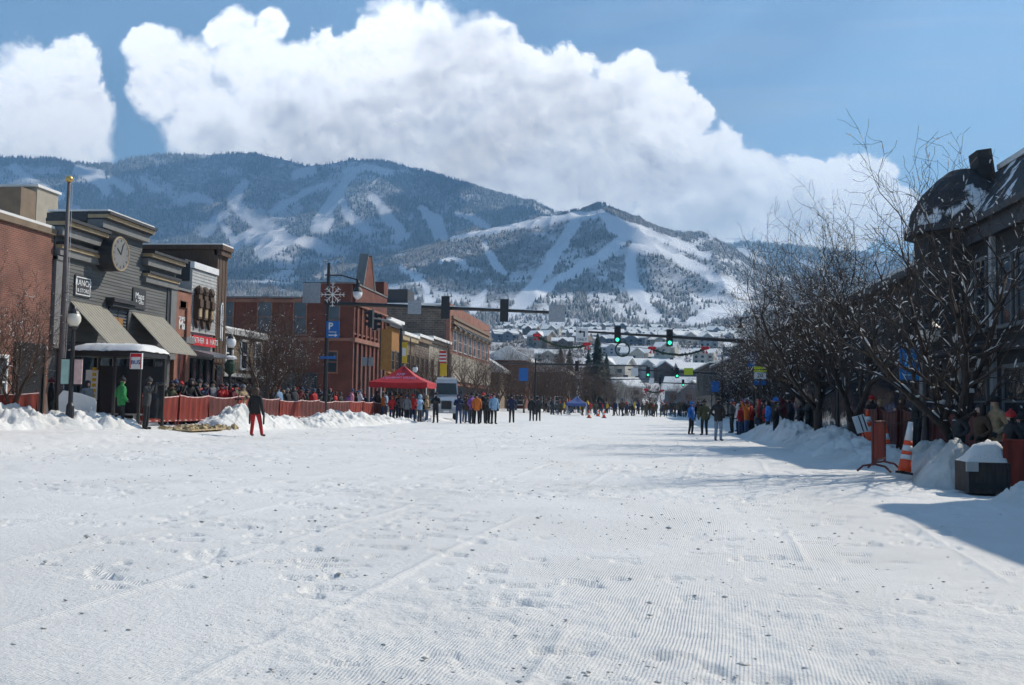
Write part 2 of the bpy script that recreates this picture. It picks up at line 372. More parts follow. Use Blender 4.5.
# relief: density difference towards the light (up and to the right)
q2 = vm('ADD', q, (0.004, 0.011, 0.0))
n1b = noise(q2, 11, 12, 0.62); bilb = voro(q2, 16, 0.0, 0.5); bil2b = voro(q2, 42, 2.0, 0.55)
rel = mth('ADD', mth('MULTIPLY', mth('SUBTRACT', n1.outputs["Fac"], n1b.outputs["Fac"]), 1.5), mth('ADD', mth('MULTIPLY', mth('SUBTRACT', bilb, bil), 0.9), mth('MULTIPLY', mth('SUBTRACT', bil2b, bil2), 0.55)))
big = noise(p, 4.2, 5, 0.55)
CORE = [(480,105,105),(400,140,90),(570,140,80),(610,110,45),(310,140,70),(660,175,60),(715,205,50),(790,215,45),(215,140,30)]
cf = mth('ADD', blobs(q, CORE), mth('MULTIPLY_ADD', big.outputs["Fac"], 2.2, -1.1))
cf = mth('ADD', cf, mth('MULTIPLY_ADD', n1.outputs["Fac"], 0.8, -0.4))
core = mth('MULTIPLY', smooth(dens, 0.15, 0.9), smooth(cf, -0.15, 0.85))
shade = mth('ADD', mth('MULTIPLY_ADD', core, -0.27, 1.0), mth('MULTIPLY', rel, 0.8))
shade = mth('MINIMUM', mth('MAXIMUM', shade, 0.42), 1.05)
ccol = nd("ShaderNodeValToRGB"); e = ccol.color_ramp.elements
e[0].position = 0.42; e[0].color = (0.36, 0.37, 0.40, 1); e[1].position = 1.0; e[1].color = (1.0, 1.0, 1.0, 1)
L.new(shade, ccol.inputs["Fac"])
# thin cirrus to the right
mp = nd("ShaderNodeMapping"); mp.inputs["Scale"].default_value = (1.2, 9, 1); L.new(p, mp.inputs["Vector"])
ci = noise(mp.outputs[0], 3.0, 7, 0.6, dist=0.3)
cir = mth('MULTIPLY', mth('MULTIPLY', smooth(ci.outputs["Fac"], 0.42, 0.75), 0.28), smooth(p.node.outputs[0].node.inputs[0].links[0].from_socket, -0.3, 0.2))
bg1 = nd("ShaderNodeBackground"); bg1.inputs["Strength"].default_value = 0.15; L.new(vm("MULTIPLY", sky.outputs[0], (0.90, 1.03, 0.98)), bg1.inputs["Color"])
bgc = nd("ShaderNodeBackground"); L.new(ccol.outputs[0], bgc.inputs["Color"]); bgc.inputs["Strength"].default_value = 1.75
bgi = nd("ShaderNodeBackground"); bgi.inputs["Color"].default_value = (0.9, 0.93, 0.97, 1); bgi.inputs["Strength"].default_value = 0.9
mx0 = nd("ShaderNodeMixShader"); L.new(cir, mx0.inputs[0]); L.new(bg1.outputs[0], mx0.inputs[1]); L.new(bgi.outputs[0], mx0.inputs[2])
mx = nd("ShaderNodeMixShader"); L.new(alpha, mx.inputs[0]); L.new(mx0.outputs[0], mx.inputs[1]); L.new(bgc.outputs[0], mx.inputs[2])
ow = nd("ShaderNodeOutputWorld"); L.new(mx.outputs[0], ow.inputs["Surface"])
W.cycles.sampling_method = 'MANUAL'; W.cycles.sample_map_resolution = 512
# ---------------------------------------------------------------- render settings
SC.render.engine = 'CYCLES'
c = SC.cycles; c.max_bounces = 4; c.diffuse_bounces = 2; c.glossy_bounces = 2; c.transparent_max_bounces = 6; c.volume_bounces = 0; c.transmission_bounces = 2
c.use_denoising = True; c.use_adaptive_sampling = True; c.adaptive_threshold = 0.03; c.sample_clamp_indirect = 4
vs = SC.view_settings; SC.display_settings.display_device = 'sRGB'; vs.view_transform = 'Standard'; vs.look = 'None'; vs.exposure = 0.30; vs.gamma = 1.0; vs.use_curve_mapping = False
# ---------------------------------------------------------------- mountain terrain
def colaz(u):
    d = ray(u, 400.0); return math.atan2(d.x, d.y)       # azimuth, 0 along the street, + to the right
def eltan(u, v):
    d = ray(u, v); return d.z / math.hypot(d.x, d.y)
BACK = [(-250,170),(-120,160),(0,156),(40,157),(75,163),(103,164),(120,157),(160,153),(215,154),(240,152),(265,157),(300,165),(325,163),(345,159),(375,161),(400,166),(450,179),(500,197),(540,208),(575,218),(640,228),(700,241),(720,246),(742,243),(780,245),(830,250),(900,256),(1024,262),(1200,262),(1400,266)]
FRONT = [(-250,275),(0,278),(200,282),(300,276),(345,262),(380,256),(438,241),(489,231),(548,221),(579,215),(597,210),(606,213),(622,220),(653,231),(690,244),(715,254),(745,272),(790,288),(860,296),(1024,300),(1400,302)]
def curve(pts):
    a = np.array([colaz(u) for u, v in pts]); t = np.array([eltan(u, v) for u, v in pts])
    return lambda az: np.interp(az, a, t)
fB, fF = curve(BACK), curve(FRONT)
DF, DB, D0, D1 = 4200.0, 6500.0, 300.0, 1750.0
def height(az, d):
    x = d * np.sin(az); y = d * np.cos(az)
    foot = np.where(d < D1, (d - D0) * 0.088, (D1 - D0) * 0.088)
    foot = np.maximum(foot, -0.4)
    foot = foot + (fbm(x / 260, y / 260, 4, 3) - 0.5) * 26 * sst(380, 800, d)
    zF = fF(az) * DF + CAMH; zB = fB(az) * DB + CAMH
    t1 = np.clip((d - D1) / (DF - D1), 0, 1)
    s1 = 0.55 * t1 + 0.45 * t1 * t1 * (3 - 2 * t1)
    spur = (ridged(x / 900 + 3, y / 1500 + 1, 5, 21) - 0.62)
    z = foot + (zF - foot) * s1 + spur * 300 * np.sin(np.pi * t1) ** 0.9 * (d > D1)
    zs = zF - 130.0
    t2 = np.clip((d - DF) / (DB - DF), 0, 1)
    dip = zF - 130 * sst(0, 0.10, t2)
    spur2 = (ridged(x / 1100 + 9, y / 1900 + 4, 5, 41) - 0.62)
    zb = dip + (zB - dip) * (0.75 * t2 + 0.25 * t2 * t2) + spur2 * 420 * np.sin(np.pi * t2) ** 0.8
    z = np.where(d > DF, zb, z)
    z = np.where(d > DB, zB - (d - DB) * 0.25, z)
    return z + (fbm(x / 120, y / 120, 3, 77) - 0.5) * 14 * sst(1800, 2600, d)
def projpx(x, y, z):
    iv = CAMM.transposed(); a = np.array(iv)
    P3 = np.stack([x, y, z - CAMH], -1) @ a.T
    return CX + F * P3[..., 0] / -P3[..., 2], CY - F * P3[..., 1] / -P3[..., 2]
def polyd(u, v, pts):
    """distance to a polyline whose vertices carry a half width; <0 inside"""
    best = np.full(u.shape, 1e9)
    for (x0, y0, w0), (x1, y1, w1) in zip(pts[:-1], pts[1:]):
        dx, dy = x1 - x0, y1 - y0; t = np.clip(((u - x0) * dx + (v - y0) * dy) / (dx * dx + dy * dy + 1e-9), 0, 1)
        best = np.minimum(best, np.hypot(u - x0 - t * dx, v - y0 - t * dy) - (w0 + t * (w1 - w0)))
    return best
RF = [[(600,212,3),(614,226,7),(640,241,6),(665,251,5),(690,263,5),(715,280,5),(748,293,6)],
 [(632,232,4),(605,252,5),(580,268,5),(555,282,4),(533,298,4),(512,314,5)],
 [(634,243,4),(630,262,5),(632,285,6),(645,305,5),(655,318,6)],
 [(574,226,5),(562,245,6),(550,263,6),(535,283,5),(522,303,6)],
 [(415,244,1.5),(470,236,2),(500,229,2.5),(545,221,3.5),(592,214,4)],
 [(484,244,2),(494,261,3),(502,272,3)],[(402,268,2),(424,285,3),(433,302,4)],
 [(690,322,4),(715,315,7),(745,305,9)],[(617,220,3),(650,234,3.5),(690,248,3.5),(706,256,3)],
 [(430,300,5),(438,318,6)],[(486,292,2),(480,300,4),(474,312,4)],[(440,262,2),(452,258,2),(462,263,3)],[(700,300,2),(712,297,3),(726,299,2)]]
RBk = [[(243,184,3),(235,200,6),(246,216,5),(258,224,3)],[(242,240,5),(266,228,9),(284,240,9),(262,250,9)],
 [(205,236,4),(214,221,5),(226,214,3)],[(222,226,2),(236,244,4),(232,254,3)],[(342,186,3),(332,205,7),(320,226,8)],
 [(352,172,6),(340,195,3),(348,215,4),(368,232,4)],[(374,198,4),(386,215,5),(402,232,4)],[(420,208,3),(434,220,7),(441,236,6)],
 [(458,214,2),(474,219,3),(490,229,2.5)],[(270,213,2),(304,193,2.5),(332,184,2)],[(345,172,2),(366,168,3),(390,174,2)],
 [(296,174,4),(312,170,5)],[(15,168,4),(30,180,4)],[(78,170,5),(98,178,7),(106,192,5)],[(36,186,2),(60,196,4)],[(110,180,3),(130,190,3)],
 [(180,200,2),(196,196,4),(212,202,2)],[(290,238,3),(318,246,6),(328,252,4)],[(140,178,2),(160,190,3)],[(740,250,3),(760,262,4)],[(700,252,2),(740,270,3),(770,280,2)],[(800,262,3),(830,275,3)],[(395,238,3),(410,236,3)]]
def openness(x, y, z, d):
    """1 where the slope is open snow, 0 under forest"""
    u, v = projpx(x, y, z)
    wu = (fbm(u / 14, v / 14, 3, 5) - 0.5) * 7; wv = (fbm(u / 14 + 40, v / 14, 3, 6) - 0.5) * 5
    dist = np.full(u.shape, 1e9)
    for pl in RF: dist = np.minimum(dist, np.where(d <= DF + 60, polyd(u + wu, v + wv, pl), 1e9))
    for pl in RBk: dist = np.minimum(dist, np.where(d > DF + 60, polyd(u + wu, v + wv, pl), 1e9))
    o = 1 - sst(-0.3, 2.2, dist)
    patch = fbm(u / 26, v / 9, 5, 9); lowf = sst(0, 1, (v - 235) / 60)
    o2 = sst(0.56, 0.68, np.where(d < 1900, fbm(x / 150, y / 150, 4, 19) + .12, patch + 0.05 * lowf)) * 0.7
    return np.maximum(o, np.where(d < DF, o2, o2 * 0.8))
NA, NR = 900, 330
azs = np.linspace(R(-47), R(36), NA)
ds = np.concatenate([np.geomspace(D0, D1, 60, endpoint=False), np.linspace(D1, DF, 130, endpoint=False), np.linspace(DF, DB, 110, endpoint=False), np.linspace(DB, 8200, 30)])
A, D = np.meshgrid(azs, ds); Z = height(A, D); X = D * np.sin(A); Y = D * np.cos(A)
op = openness(X, Y, Z, D)
me = npmesh("mountain", np.stack([X, Y, Z], -1).reshape(-1, 3), gridfaces(len(ds), NA), None)
at = me.attributes.new("open", 'FLOAT', 'POINT'); at.data.foreach_set("value", op.ravel().astype(np.float32))
m, N2, L2, P2 = newmat("mountain_snow_and_scrub"); P2.inputs["Roughness"].default_value = 0.8; P2.inputs["Specular IOR Level"].default_value = 0.1
a_ = N2.new("ShaderNodeAttribute"); a_.attribute_name = "open"; tc = N2.new("ShaderNodeTexCoord")
nz = N2.new("ShaderNodeTexNoise"); nz.inputs["Scale"].default_value = 0.03; nz.inputs["Detail"].default_value = 8; nz.inputs["Roughness"].default_value = 0.75; L2.new(tc.outputs["Object"], nz.inputs["Vector"])
cr = N2.new("ShaderNodeValToRGB"); cr.color_ramp.elements[0].position = 0.42; cr.color_ramp.elements[0].color = (0.20, 0.195, 0.195, 1); cr.color_ramp.elements[1].position = 0.66; cr.color_ramp.elements[1].color = (0.62, 0.62, 0.63, 1)
L2.new(nz.outputs["Fac"], cr.inputs["Fac"])
mxx = N2.new("ShaderNodeMix"); mxx.data_type = 'RGBA'; L2.new(a_.outputs["Fac"], mxx.inputs[0]); L2.new(cr.outputs[0], mxx.inputs[6]); mxx.inputs[7].default_value = (0.80, 0.81, 0.84, 1)
L2.new(mxx.outputs[2], P2.inputs["Base Color"]); me.materials.append(m)
tag(obj("mountain", me, None), kind='structure')
# forest: many small conifers and leafless aspens spread over the slopes
def conifers(name, n, dlo, dhi, hmin, hmax, wr, mats, seed, dens):
    g = np.random.default_rng(seed)
    a = g.uniform(R(-44), R(34), n); d = np.sqrt(g.uniform(dlo ** 2, dhi ** 2, n))
    x = d * np.sin(a); y = d * np.cos(a); z = height(a, d); o = openness(x, y, z, d)
    keep = g.uniform(0, 1, n) < dens(x, y, z, d) * (1 - o) ** 1.5
    x, y, z = x[keep], y[keep], z[keep]; k = len(x); h = g.uniform(hmin, hmax, k); r = h * wr * g.uniform(0.8, 1.25, k); th = g.uniform(0, 6.28, k)
    vs = []
    for j in range(4):
        vs.append(np.stack([x + r * np.cos(th + j * np.pi / 2), y + r * np.sin(th + j * np.pi / 2), z - 1.5 + 0 * x], -1))
    vs.append(np.stack([x, y, z + h], -1)); V = np.stack(vs, 1).reshape(-1, 3); b = np.arange(k)[:, None] * 5
    Fc = np.stack([np.concatenate([b + j, b + (j + 1) % 4, b + 4], 1) for j in range(4)], 1).reshape(-1, 3)
    me = npmesh(name, V, Fc, None, False)
    for q in mats: me.materials.append(q)
    me.polygons.foreach_set("material_index", np.repeat(g.integers(0, len(mats), k), 4).astype(np.int32))
    return me, k
fa = mat("spruce_needles", (0.030, 0.045, 0.036), 0.9, 0.3, 0.02); fb = mat("frosted_needles", (0.20, 0.215, 0.215), 0.9, 0.3, 0.02); fc = mat("leafless_scrub", (0.24, 0.225, 0.22), 0.95, 0.3, 0.02)
me, k1 = conifers("forest", 150000, 4150, 6700, 15, 26, 0.22, [fa, fb, fb], 3, lambda x, y, z, d: 0.25 + 0.65 * sst(0.35, 0.6, fbm(x / 300, y / 300, 4, 8)))
tag(obj("forest", me, None), kind='stuff', label="snow dusted spruce forest covering the far mountain", cat="forest")
me, k2 = conifers("forest", 210000, 1700, 4250, 6, 12, 0.36, [fb, fc, fc, fc, fa], 4, lambda x, y, z, d: 0.30 + 0.55 * sst(0.38, 0.62, fbm(x / 220, y / 220, 4, 12)))
tag(obj("forest", me, None), kind='stuff', label="thin aspen and scrub woodland on the nearer ski hill", cat="forest")
print("trees", k1, k2)
# lodge on the front summit
def hz(az, d): return float(height(np.array([az]), np.array([d]))[0])
def on_hill(u, d):
    a = colaz(u); return Vector((d * math.sin(a), d * math.cos(a), hz(a, d)))
pl = on_hill(595, 4195); t = empty("ski_lodge", pl, "low dark lodge on the summit of the ski hill", "lodge")
b = MB(); b.box(-34, 34, -9, 9, -12, 7); b.box(4, 22, -10, 8, 7, 10); obj("wall", b, M['darkwood'], t)
b = MB(); b.prism([(-38, 7), (38, 7), (20, 13), (-8, 16)], 'Y', -12, 12); obj("roof", b, M['roofdark'], t)
# the cloud deck over the back ridge, above the frame, that keeps most of the far slopes in shade
gc = random.Random(4); b = MB(); cb = MB()
for _ in range(50):
    d = gc.uniform(4250, 6700); a = gc.uniform(R(-37), R(-5)); x, y = d * math.sin(a), d * math.cos(a); zm = 550 + (d - 4200) * .42
    if math.hypot(x + 1690, y - 4600) < 380 or math.hypot(x + 1500, y - 5350) < 200: continue
    r = gc.uniform(170, 330); zc_ = 3900 + gc.uniform(0, 260); k = (zc_ - zm) / math.tan(SUN_EL)
    b.blob((x + k * math.cos(SUN_AZ), y + k * math.sin(SUN_AZ), zc_), (r, r * gc.uniform(.8, 1.2), r * .5), 14, 8, 0.06, gc.uniform(0, 6))
tag(obj("clouds", b, mat("cloud_white", (.85, .85, .86), 1.0, .02, .01), None, True), "white cloud deck high above the back ridge", "clouds", None, 'stuff')
for _ in range(16):
    d = gc.uniform(2300, 4100); a = gc.uniform(R(-30), R(-4)); x, y = d * math.sin(a), d * math.cos(a); zm = 150 + (d - 1700) * .2; zc_ = 3500 + gc.uniform(0, 260) + (4100 - d) * .2
    r = gc.uniform(120, 260); k = (zc_ - zm) / math.tan(SUN_EL); cb.blob((x + k * math.cos(SUN_AZ), y + k * math.sin(SUN_AZ), zc_), (r, r * gc.uniform(.8, 1.2), r * .5), 14, 8, 0.06, gc.uniform(0, 6))
tag(obj("clouds", cb, bpy.data.materials['cloud_white'], None, True), "broken white cloud above the nearer ski hill", "clouds", None, 'stuff')
# haze
b = MB(); b.box(-9800, 9800, -9800, 9800, -3.0, 1760.0); hm = bpy.data.materials.new("air"); hm.use_nodes = True; hn = hm.node_tree.nodes; hn.clear()
pv = hn.new("ShaderNodeVolumePrincipled"); pv.inputs["Color"].default_value = (0.32, 0.61, 1.0, 1); pv.inputs["Density"].default_value = 1.75e-4; pv.inputs["Anisotropy"].default_value = 0.1
ho = hn.new("ShaderNodeOutputMaterial"); hm.node_tree.links.new(pv.outputs[0], ho.inputs["Volume"])
HZ = obj("haze", b, hm); tag(HZ, kind='stuff', label="thin blue winter air between the town and mountain", cat="haze")
# ---------------------------------------------------------------- ground and street
b = MB(); rr = 9400; nseg = 96
b.add([(rr * math.cos(2 * math.pi * i / nseg), rr * math.sin(2 * math.pi * i / nseg), -0.9) for i in range(nseg)], [tuple(range(nseg))])
tag(obj("ground", b, M['snow']), kind='structure')
NAg, NRg = 860, 640
ag = np.linspace(R(-47), R(40), NAg); dg = np.geomspace(2.2, 330, NRg)
A, D = np.meshgrid(ag, dg); X = D * np.sin(A); Y = D * np.cos(A)
Z = 0.24 * sst(-13.5, -17.0, X) + 0.12 * sst(6.0, 9.0, X)
near = 1 - sst(40, 90, D)
Z += (fbm(X / 3.5, Y / 3.5, 4, 31) - 0.5) * 0.09
rough = sst(0.42, 0.62, fbm(X / 5.0, Y / 3.0, 4, 33))                 # churned stretches
Z += near * rough * (fbm(X / 0.30, Y / 0.22, 4, 35, 0.6) - 0.5) * 0.060
Z += near * (fbm(X / 0.16, Y / 0.12, 3, 38, 0.6) - 0.5) * 0.010
pits = sst(0.66, 0.76, fbm(X / 0.36 + 30, Y / 0.17, 3, 36, 0.45)) * sst(0.42, 0.56, fbm(X / 2.6, Y / 2.0, 3, 37))
Z -= near * pits * 0.036                                                # hoof and boot marks
cc = X * math.cos(R(6.1)) - Y * math.sin(R(6.1)) + 0.35 * fbm(X / 6, Y / 6, 2, 40)
seam = np.abs(((cc / 1.55) % 1.0) - 0.5)
Z += near * 0.014 * np.exp(-(seam / 0.025) ** 2) * sst(0.45, 0.55, fbm(X / 2.5, Y / 5, 3, 39))
Z = np.where(D > 250, Z - 0.5 * sst(250, 320, D), Z)
Z[0, :] = Z[0, :] - 0.5
me = npmesh("snow_street", np.stack([X, Y, Z], -1).reshape(-1, 3), gridfaces(NRg, NAg), M['street'])
tag(obj("snow_street", me, None), kind='structure')
# loose crumbs of snow
g = np.random.default_rng(5); n = 7500
a = g.uniform(R(-36), R(24), n); d = np.exp(g.uniform(math.log(4.2), math.log(48), n)); x = d * np.sin(a); y = d * np.cos(a)
keep = (g.uniform(0, 1, n) < 0.12 + 0.9 * sst(0.45, 0.62, fbm(x / 4.0, y / 2.2, 4, 33))) & (x > -16) & (x < 8)
x, y = x[keep], y[keep]; k = len(x)
zz = 0.24 * sst(-13.5, -17.0, x) + 0.12 * sst(6.0, 9.0, x) + (fbm(x / 3.5, y / 3.5, 4, 31) - 0.5) * 0.09
r = np.clip(np.exp(g.normal(math.log(0.0075), 0.55, k)) * (0.65 + 0.02 * y), 0.003, 0.05)
dirs = np.array([(1, 0, 0), (0, 1, 0), (-1, 0, 0), (0, -1, 0), (0, 0, 1), (0, 0, -1)], float)
V = dirs[None] * g.uniform(0.6, 1.25, (k, 6, 1)) * r[:, None, None] * np.array([1.5, 1.0, 0.7]) + np.stack([x, y, zz + r * 0.35], -1)[:, None, :]
tri = np.array([(0, 1, 4), (1, 2, 4), (2, 3, 4), (3, 0, 4), (1, 0, 5), (2, 1, 5), (3, 2, 5), (0, 3, 5)])
Fc = (np.arange(k)[:, None, None] * 6 + tri[None]).reshape(-1, 3)
tag(obj("snow_crumbs", npmesh("snow_crumbs", V.reshape(-1, 3), Fc, M['snow'], False), None), kind='stuff', label="loose crumbs of snow scattered over the groomed street", cat="snow crumbs")
# ploughed banks: a strip of heaped, blocky snow
def bank(name, path, width, hfun, label, seed, blocks=0.5, m='bank'):
    """path: list of (x, y); hfun(s) gives crest height at 0..1 along it"""
    P = np.array(path, float); seg = np.hypot(*np.diff(P, axis=0).T); S = np.concatenate([[0], np.cumsum(seg)]); T = S[-1]
    ns = int(T / 0.06); nt = 60; s = np.linspace(0, T, ns); px = np.interp(s, S, P[:, 0]); py = np.interp(s, S, P[:, 1])
    tx = np.gradient(px); ty = np.gradient(py); ln = np.hypot(tx, ty); nx, ny = -ty / ln, tx / ln
    t = np.linspace(-1, 1, nt); SS, TT = np.meshgrid(s, t, indexing='ij')
    wob = 1 + 0.35 * (fbm(s / 1.7, s * 0 + seed, 3, seed)[:, None] - 0.5) * 2
    X = px[:, None] + nx[:, None] * TT * width * wob; Y = py[:, None] + ny[:, None] * TT * width * wob
    hh = np.array([hfun(q / T) for q in s])[:, None]
    prof = np.clip(1 - np.abs(TT) ** 1.6, 0, 1)
    lump = fbm(X / 0.9, Y / 0.9, 4, seed + 1); blk = ridged(X / 0.55, Y / 0.55, 3, seed + 2)
    endf = sst(0, 0.6, SS) * sst(0, 0.6, T - SS)
    chunk = _hash(np.floor(X / .33 + 1.5 * fbm(X / .5, Y / .5, 2, seed + 5)), np.floor(Y / .29 + 1.5 * fbm(X / .5, Y / .5, 2, seed + 6)), seed)
    H = hh * prof * (0.40 + 0.85 * lump) * endf + hh * blocks * prof * endf * ((blk - 0.5) * 0.6 + (chunk - .5) * .38) + (fbm(X / 0.14, Y / 0.14, 4, seed + 3, .65) - 0.5) * 0.17 * prof
    base = 0.24 * sst(-13.5, -17.0, X) + 0.12 * sst(6.0, 9.0, X)
    Z = base + np.maximum(H, 0) - 0.05 - 0.12 * (np.abs(TT) > 0.97)
    me = npmesh(name, np.stack([X, Y, Z], -1).reshape(-1, 3), gridfaces(ns, nt), M[m])
    o = obj(name, me, None); tag(o, label, "snow bank", "ploughed snow banks", 'stuff'); return o
M['dirtysnow'] = snow_mat('dirty_snow', dirt=0.42, col=(0.72, 0.71, 0.68))
def G(u, v): p = gnd(u, v, 0.1); return (p.x, p.y)
def crest(pts):
    xs = [q[0] for q in pts]; ys = [q[1] for q in pts]
    return lambda s: float(np.interp(s, xs, ys))
bank("snow_bank", [(-20.5, 27.0), (-18.4, 30.5), (-17.2, 32.8)], 1.0, crest([(0, .4), (.45, .95), (.7, .7), (1, .4)]), "ploughed snow bank at the foot of the flagpole", 51, 0.9)
bank("snow_bank", [(-17.4, 31.2), (-16.6, 33.4)], 0.5, crest([(0, .4), (1, .3)]), "low broken snow lumps in front of the bus shelter", 55, 1.0)
bank("snow_bank", [(-16.2, 37.5), (-15.6, 41.0), (-14.9, 45.0)], 0.9, crest([(0, .3), (.35, .85), (.6, .5), (1, .45)]), "jagged snow bank beside the street lamp and snow fence", 61, 0.9)
bank("snow_bank", [(-14.7, 44.5), (-14.6, 50.0), (-14.2, 56.0), (-13.4, 61.0)], 1.15, crest([(0, .25), (.25, .7), (.5, .6), (.8, .5), (1, .35)]), "long heaped snow bank in front of the bare tree", 67, 0.8)
bank("snow_bank", [(-12.8, 63.5), (-12.5, 68.0)], 0.8, crest([(0, .5), (1, .3)]), "small snow bank beside the red canopy", 71, 0.8)
bank("snow_bank", [(6.0, 14.2), (6.0, 15.4), (6.05, 16.6)], 0.55, crest([(0, .35), (.5, .4), (1, .3)]), "lumpy snow bank below the red barrier at the right edge", 75, 0.9)
bank("snow_bank", [(5.75, 17.9), (6.1, 19.6), (6.6, 22.8)], 0.95, crest([(0, .5), (.35, .95), (1, .55)]), "dirty snow bank heaped round the twin trunked tree", 79, 0.35, 'dirtysnow')
bank("snow_bank", [(6.1, 23.5), (6.2, 27.0), (6.4, 32.5), (6.5, 36.0)], 1.3, crest([(0, .4), (.3, .5), (.6, .9), (1, .6)]), "shaded snow bank under the traffic cones", 83, 0.5)
bank("snow_bank", [(6.6, 36.5), (6.4, 42.0), (6.2, 48.0)], 1.1, crest([(0, .5), (.3, .9), (1, .4)]), "snow bank behind the spectators in dark coats", 87, 0.7)
b = MB(); b.box(-16.3, -15.0, 33.6, 36.6, 0.15, 0.185)
for _ in range(160): b.blob((random.uniform(-16.6, -15.2), random.uniform(33.6, 39.5), 0.16), random.uniform(.05, .16), 6, 4, 0.3)
tag(obj("straw_litter", b, M['straw']), "tan straw and dirt strewn under the snow fence", "litter", None, 'stuff')
# ---------------------------------------------------------------- left side buildings
XL = -22.0
def ay(u): return atX(u, 400, XL).y
def az_(u, v): return atX(u, v, XL).z
def window(par, x, y0, y1, z0, z1, fm='white', gl='glass', face='X+', sill=True, bars=1, fw=0.09):
    """window on a wall facing +X (x given) or facing -Y (then x is the Y of the wall and y0..y1 run along X)"""
    def bx(mb, a0, a1, lo, hi, d0, d1):
        if face == 'X+': mb.box(x + d0, x + d1, a0, a1, lo, hi)
        elif face == 'X-': mb.box(x - d1, x - d0, a0, a1, lo, hi)
        else: mb.box(a0, a1, x - d1, x - d0, lo, hi)
    p = MB(); bx(p, y0, y1, z0, z1, -0.05, 0.012); w = obj("window", p, M[gl], par)
    f = MB(); bx(f, y0 - fw, y0, z0, z1, -0.03, 0.07); bx(f, y1, y1 + fw, z0, z1, -0.03, 0.07); bx(f, y0 - fw, y1 + fw, z1, z1 + fw * 1.4, -0.03, 0.085)
    bx(f, y0, y1, (z0 + z1) / 2 - .03, (z0 + z1) / 2 + .03, 0.0, 0.04)
    for k in range(1, bars): q = y0 + (y1 - y0) * k / bars; bx(f, q - .025, q + .025, z0, z1, 0.003, 0.035)
    obj("frame", f, M[fm], w)
    if sill: s = MB(); bx(s, y0 - fw - .05, y1 + fw + .05, z0 - .12, z0, -0.03, 0.14); obj("sill", s, M[fm], w)
    return w
def cornice(mb, x, y0, y1, z, steps):
    """stack of boxes (height, out) downward from z on a facade facing +X"""
    for (h, o) in steps: mb.box(x - 0.35, x + o, y0, y1, z - h, z); z -= h
    return z
def clap(mb, x, y0, y1, z0, z1, st=0.14, lap=0.022):
    z = z0
    while z < z1 - 0.01:
        t = min(z + st, z1); mb.prism([(x - 0.1, z), (x + lap, z), (x, t), (x - 0.1, t)], 'Y', y0, y1); z += st
# 1 brick building at the left edge
yb = ay(46.5); ztop = az_(20, 216)
t = empty("brick_building", (XL, 30, 0.2), "plain orange brick building at the left edge beside the flagpole", "building")
def L_(o, base): o.location = Vector(o.location) - Vector(base); return o
class Frame:
    """parts are authored in world coordinates and shifted to the thing's base"""
    def __init__(s, e): s.e = e
    def __call__(s, name, mb, m, parent=None, smooth=False):
        base = s.e.location
        mb.v = [(v[0] - base.x, v[1] - base.y, v[2] - base.z) for v in mb.v]
        return obj(name, mb, m if not isinstance(m, str) else M[m], parent or s.e, smooth)
_obj = obj
def shifted(e):
    """let window()/text_on() calls author in world coordinates for thing e"""
    global obj
    base = Vector(e.location)
    def o2(name, mb, m, parent=None, smooth=False):
        if isinstance(mb, MB): mb.v = [(v[0] - base.x, v[1] - base.y, v[2] - base.z) for v in mb.v]
        return _obj(name, mb, M[m] if isinstance(m, str) else m, parent if parent is not None else e, smooth)
    obj = o2; return base
def unshift():
    global obj; obj = _obj
base = shifted(t)
b = MB(); b.box(-36, XL, 18, yb, 0, ztop - 0.35); obj("wall", b, 'brick')
b = MB(); b.box(-36.1, XL + 0.12, 17.9, yb, ztop - 0.35, ztop - 0.12); obj("coping", b, 'tan')
b = MB(); b.box(-36, XL + 0.05, 18, yb - .02, ztop - 0.12, ztop); obj("roof_snow", b, 'snow')
window(t, XL, ay(-14), ay(3.5), 0.9, az_(2, 358), 'white', 'paleglass', bars=2)
b = MB(); b.box(XL - .2, XL + .015, ay(14), ay(41), 0.25, az_(30, 343)); d_ = obj("doorway", b, 'black')
b = MB(); b.box(XL, XL + .08, ay(14) - .12, ay(14), .25, az_(30, 343)); b.box(XL, XL + .08, ay(41), ay(41) + .1, .25, az_(30, 343)); obj("door_frame", b, 'darkwood', d_)
unshift()
# roof box behind the brick building
X0 = -27.5; P0 = atX(36, 216, X0); P1 = atX(62, 196, X0)
t = empty("rooftop_unit", (X0, P0.y, ztop - 0.3), "beige boxy rooftop structure standing above the brick building", "rooftop structure")
base = shifted(t); zt = P1.z
b = MB(); b.box(X0 - 4, X0, P0.y, P1.y - .3, ztop - 0.4, zt); obj("wall", b, 'beige')
b = MB(); b.box(X0 - 4.1, X0 + .1, P0.y - .1, P1.y - .2, zt, zt + .12); obj("roof", b, 'snow')
b = MB(); b.box(X0 - 4.02, X0 - .02, P0.y - 1.2, P0.y - .02, ztop - 0.4, zt - .25); obj("annex", b, 'tan'); unshift()
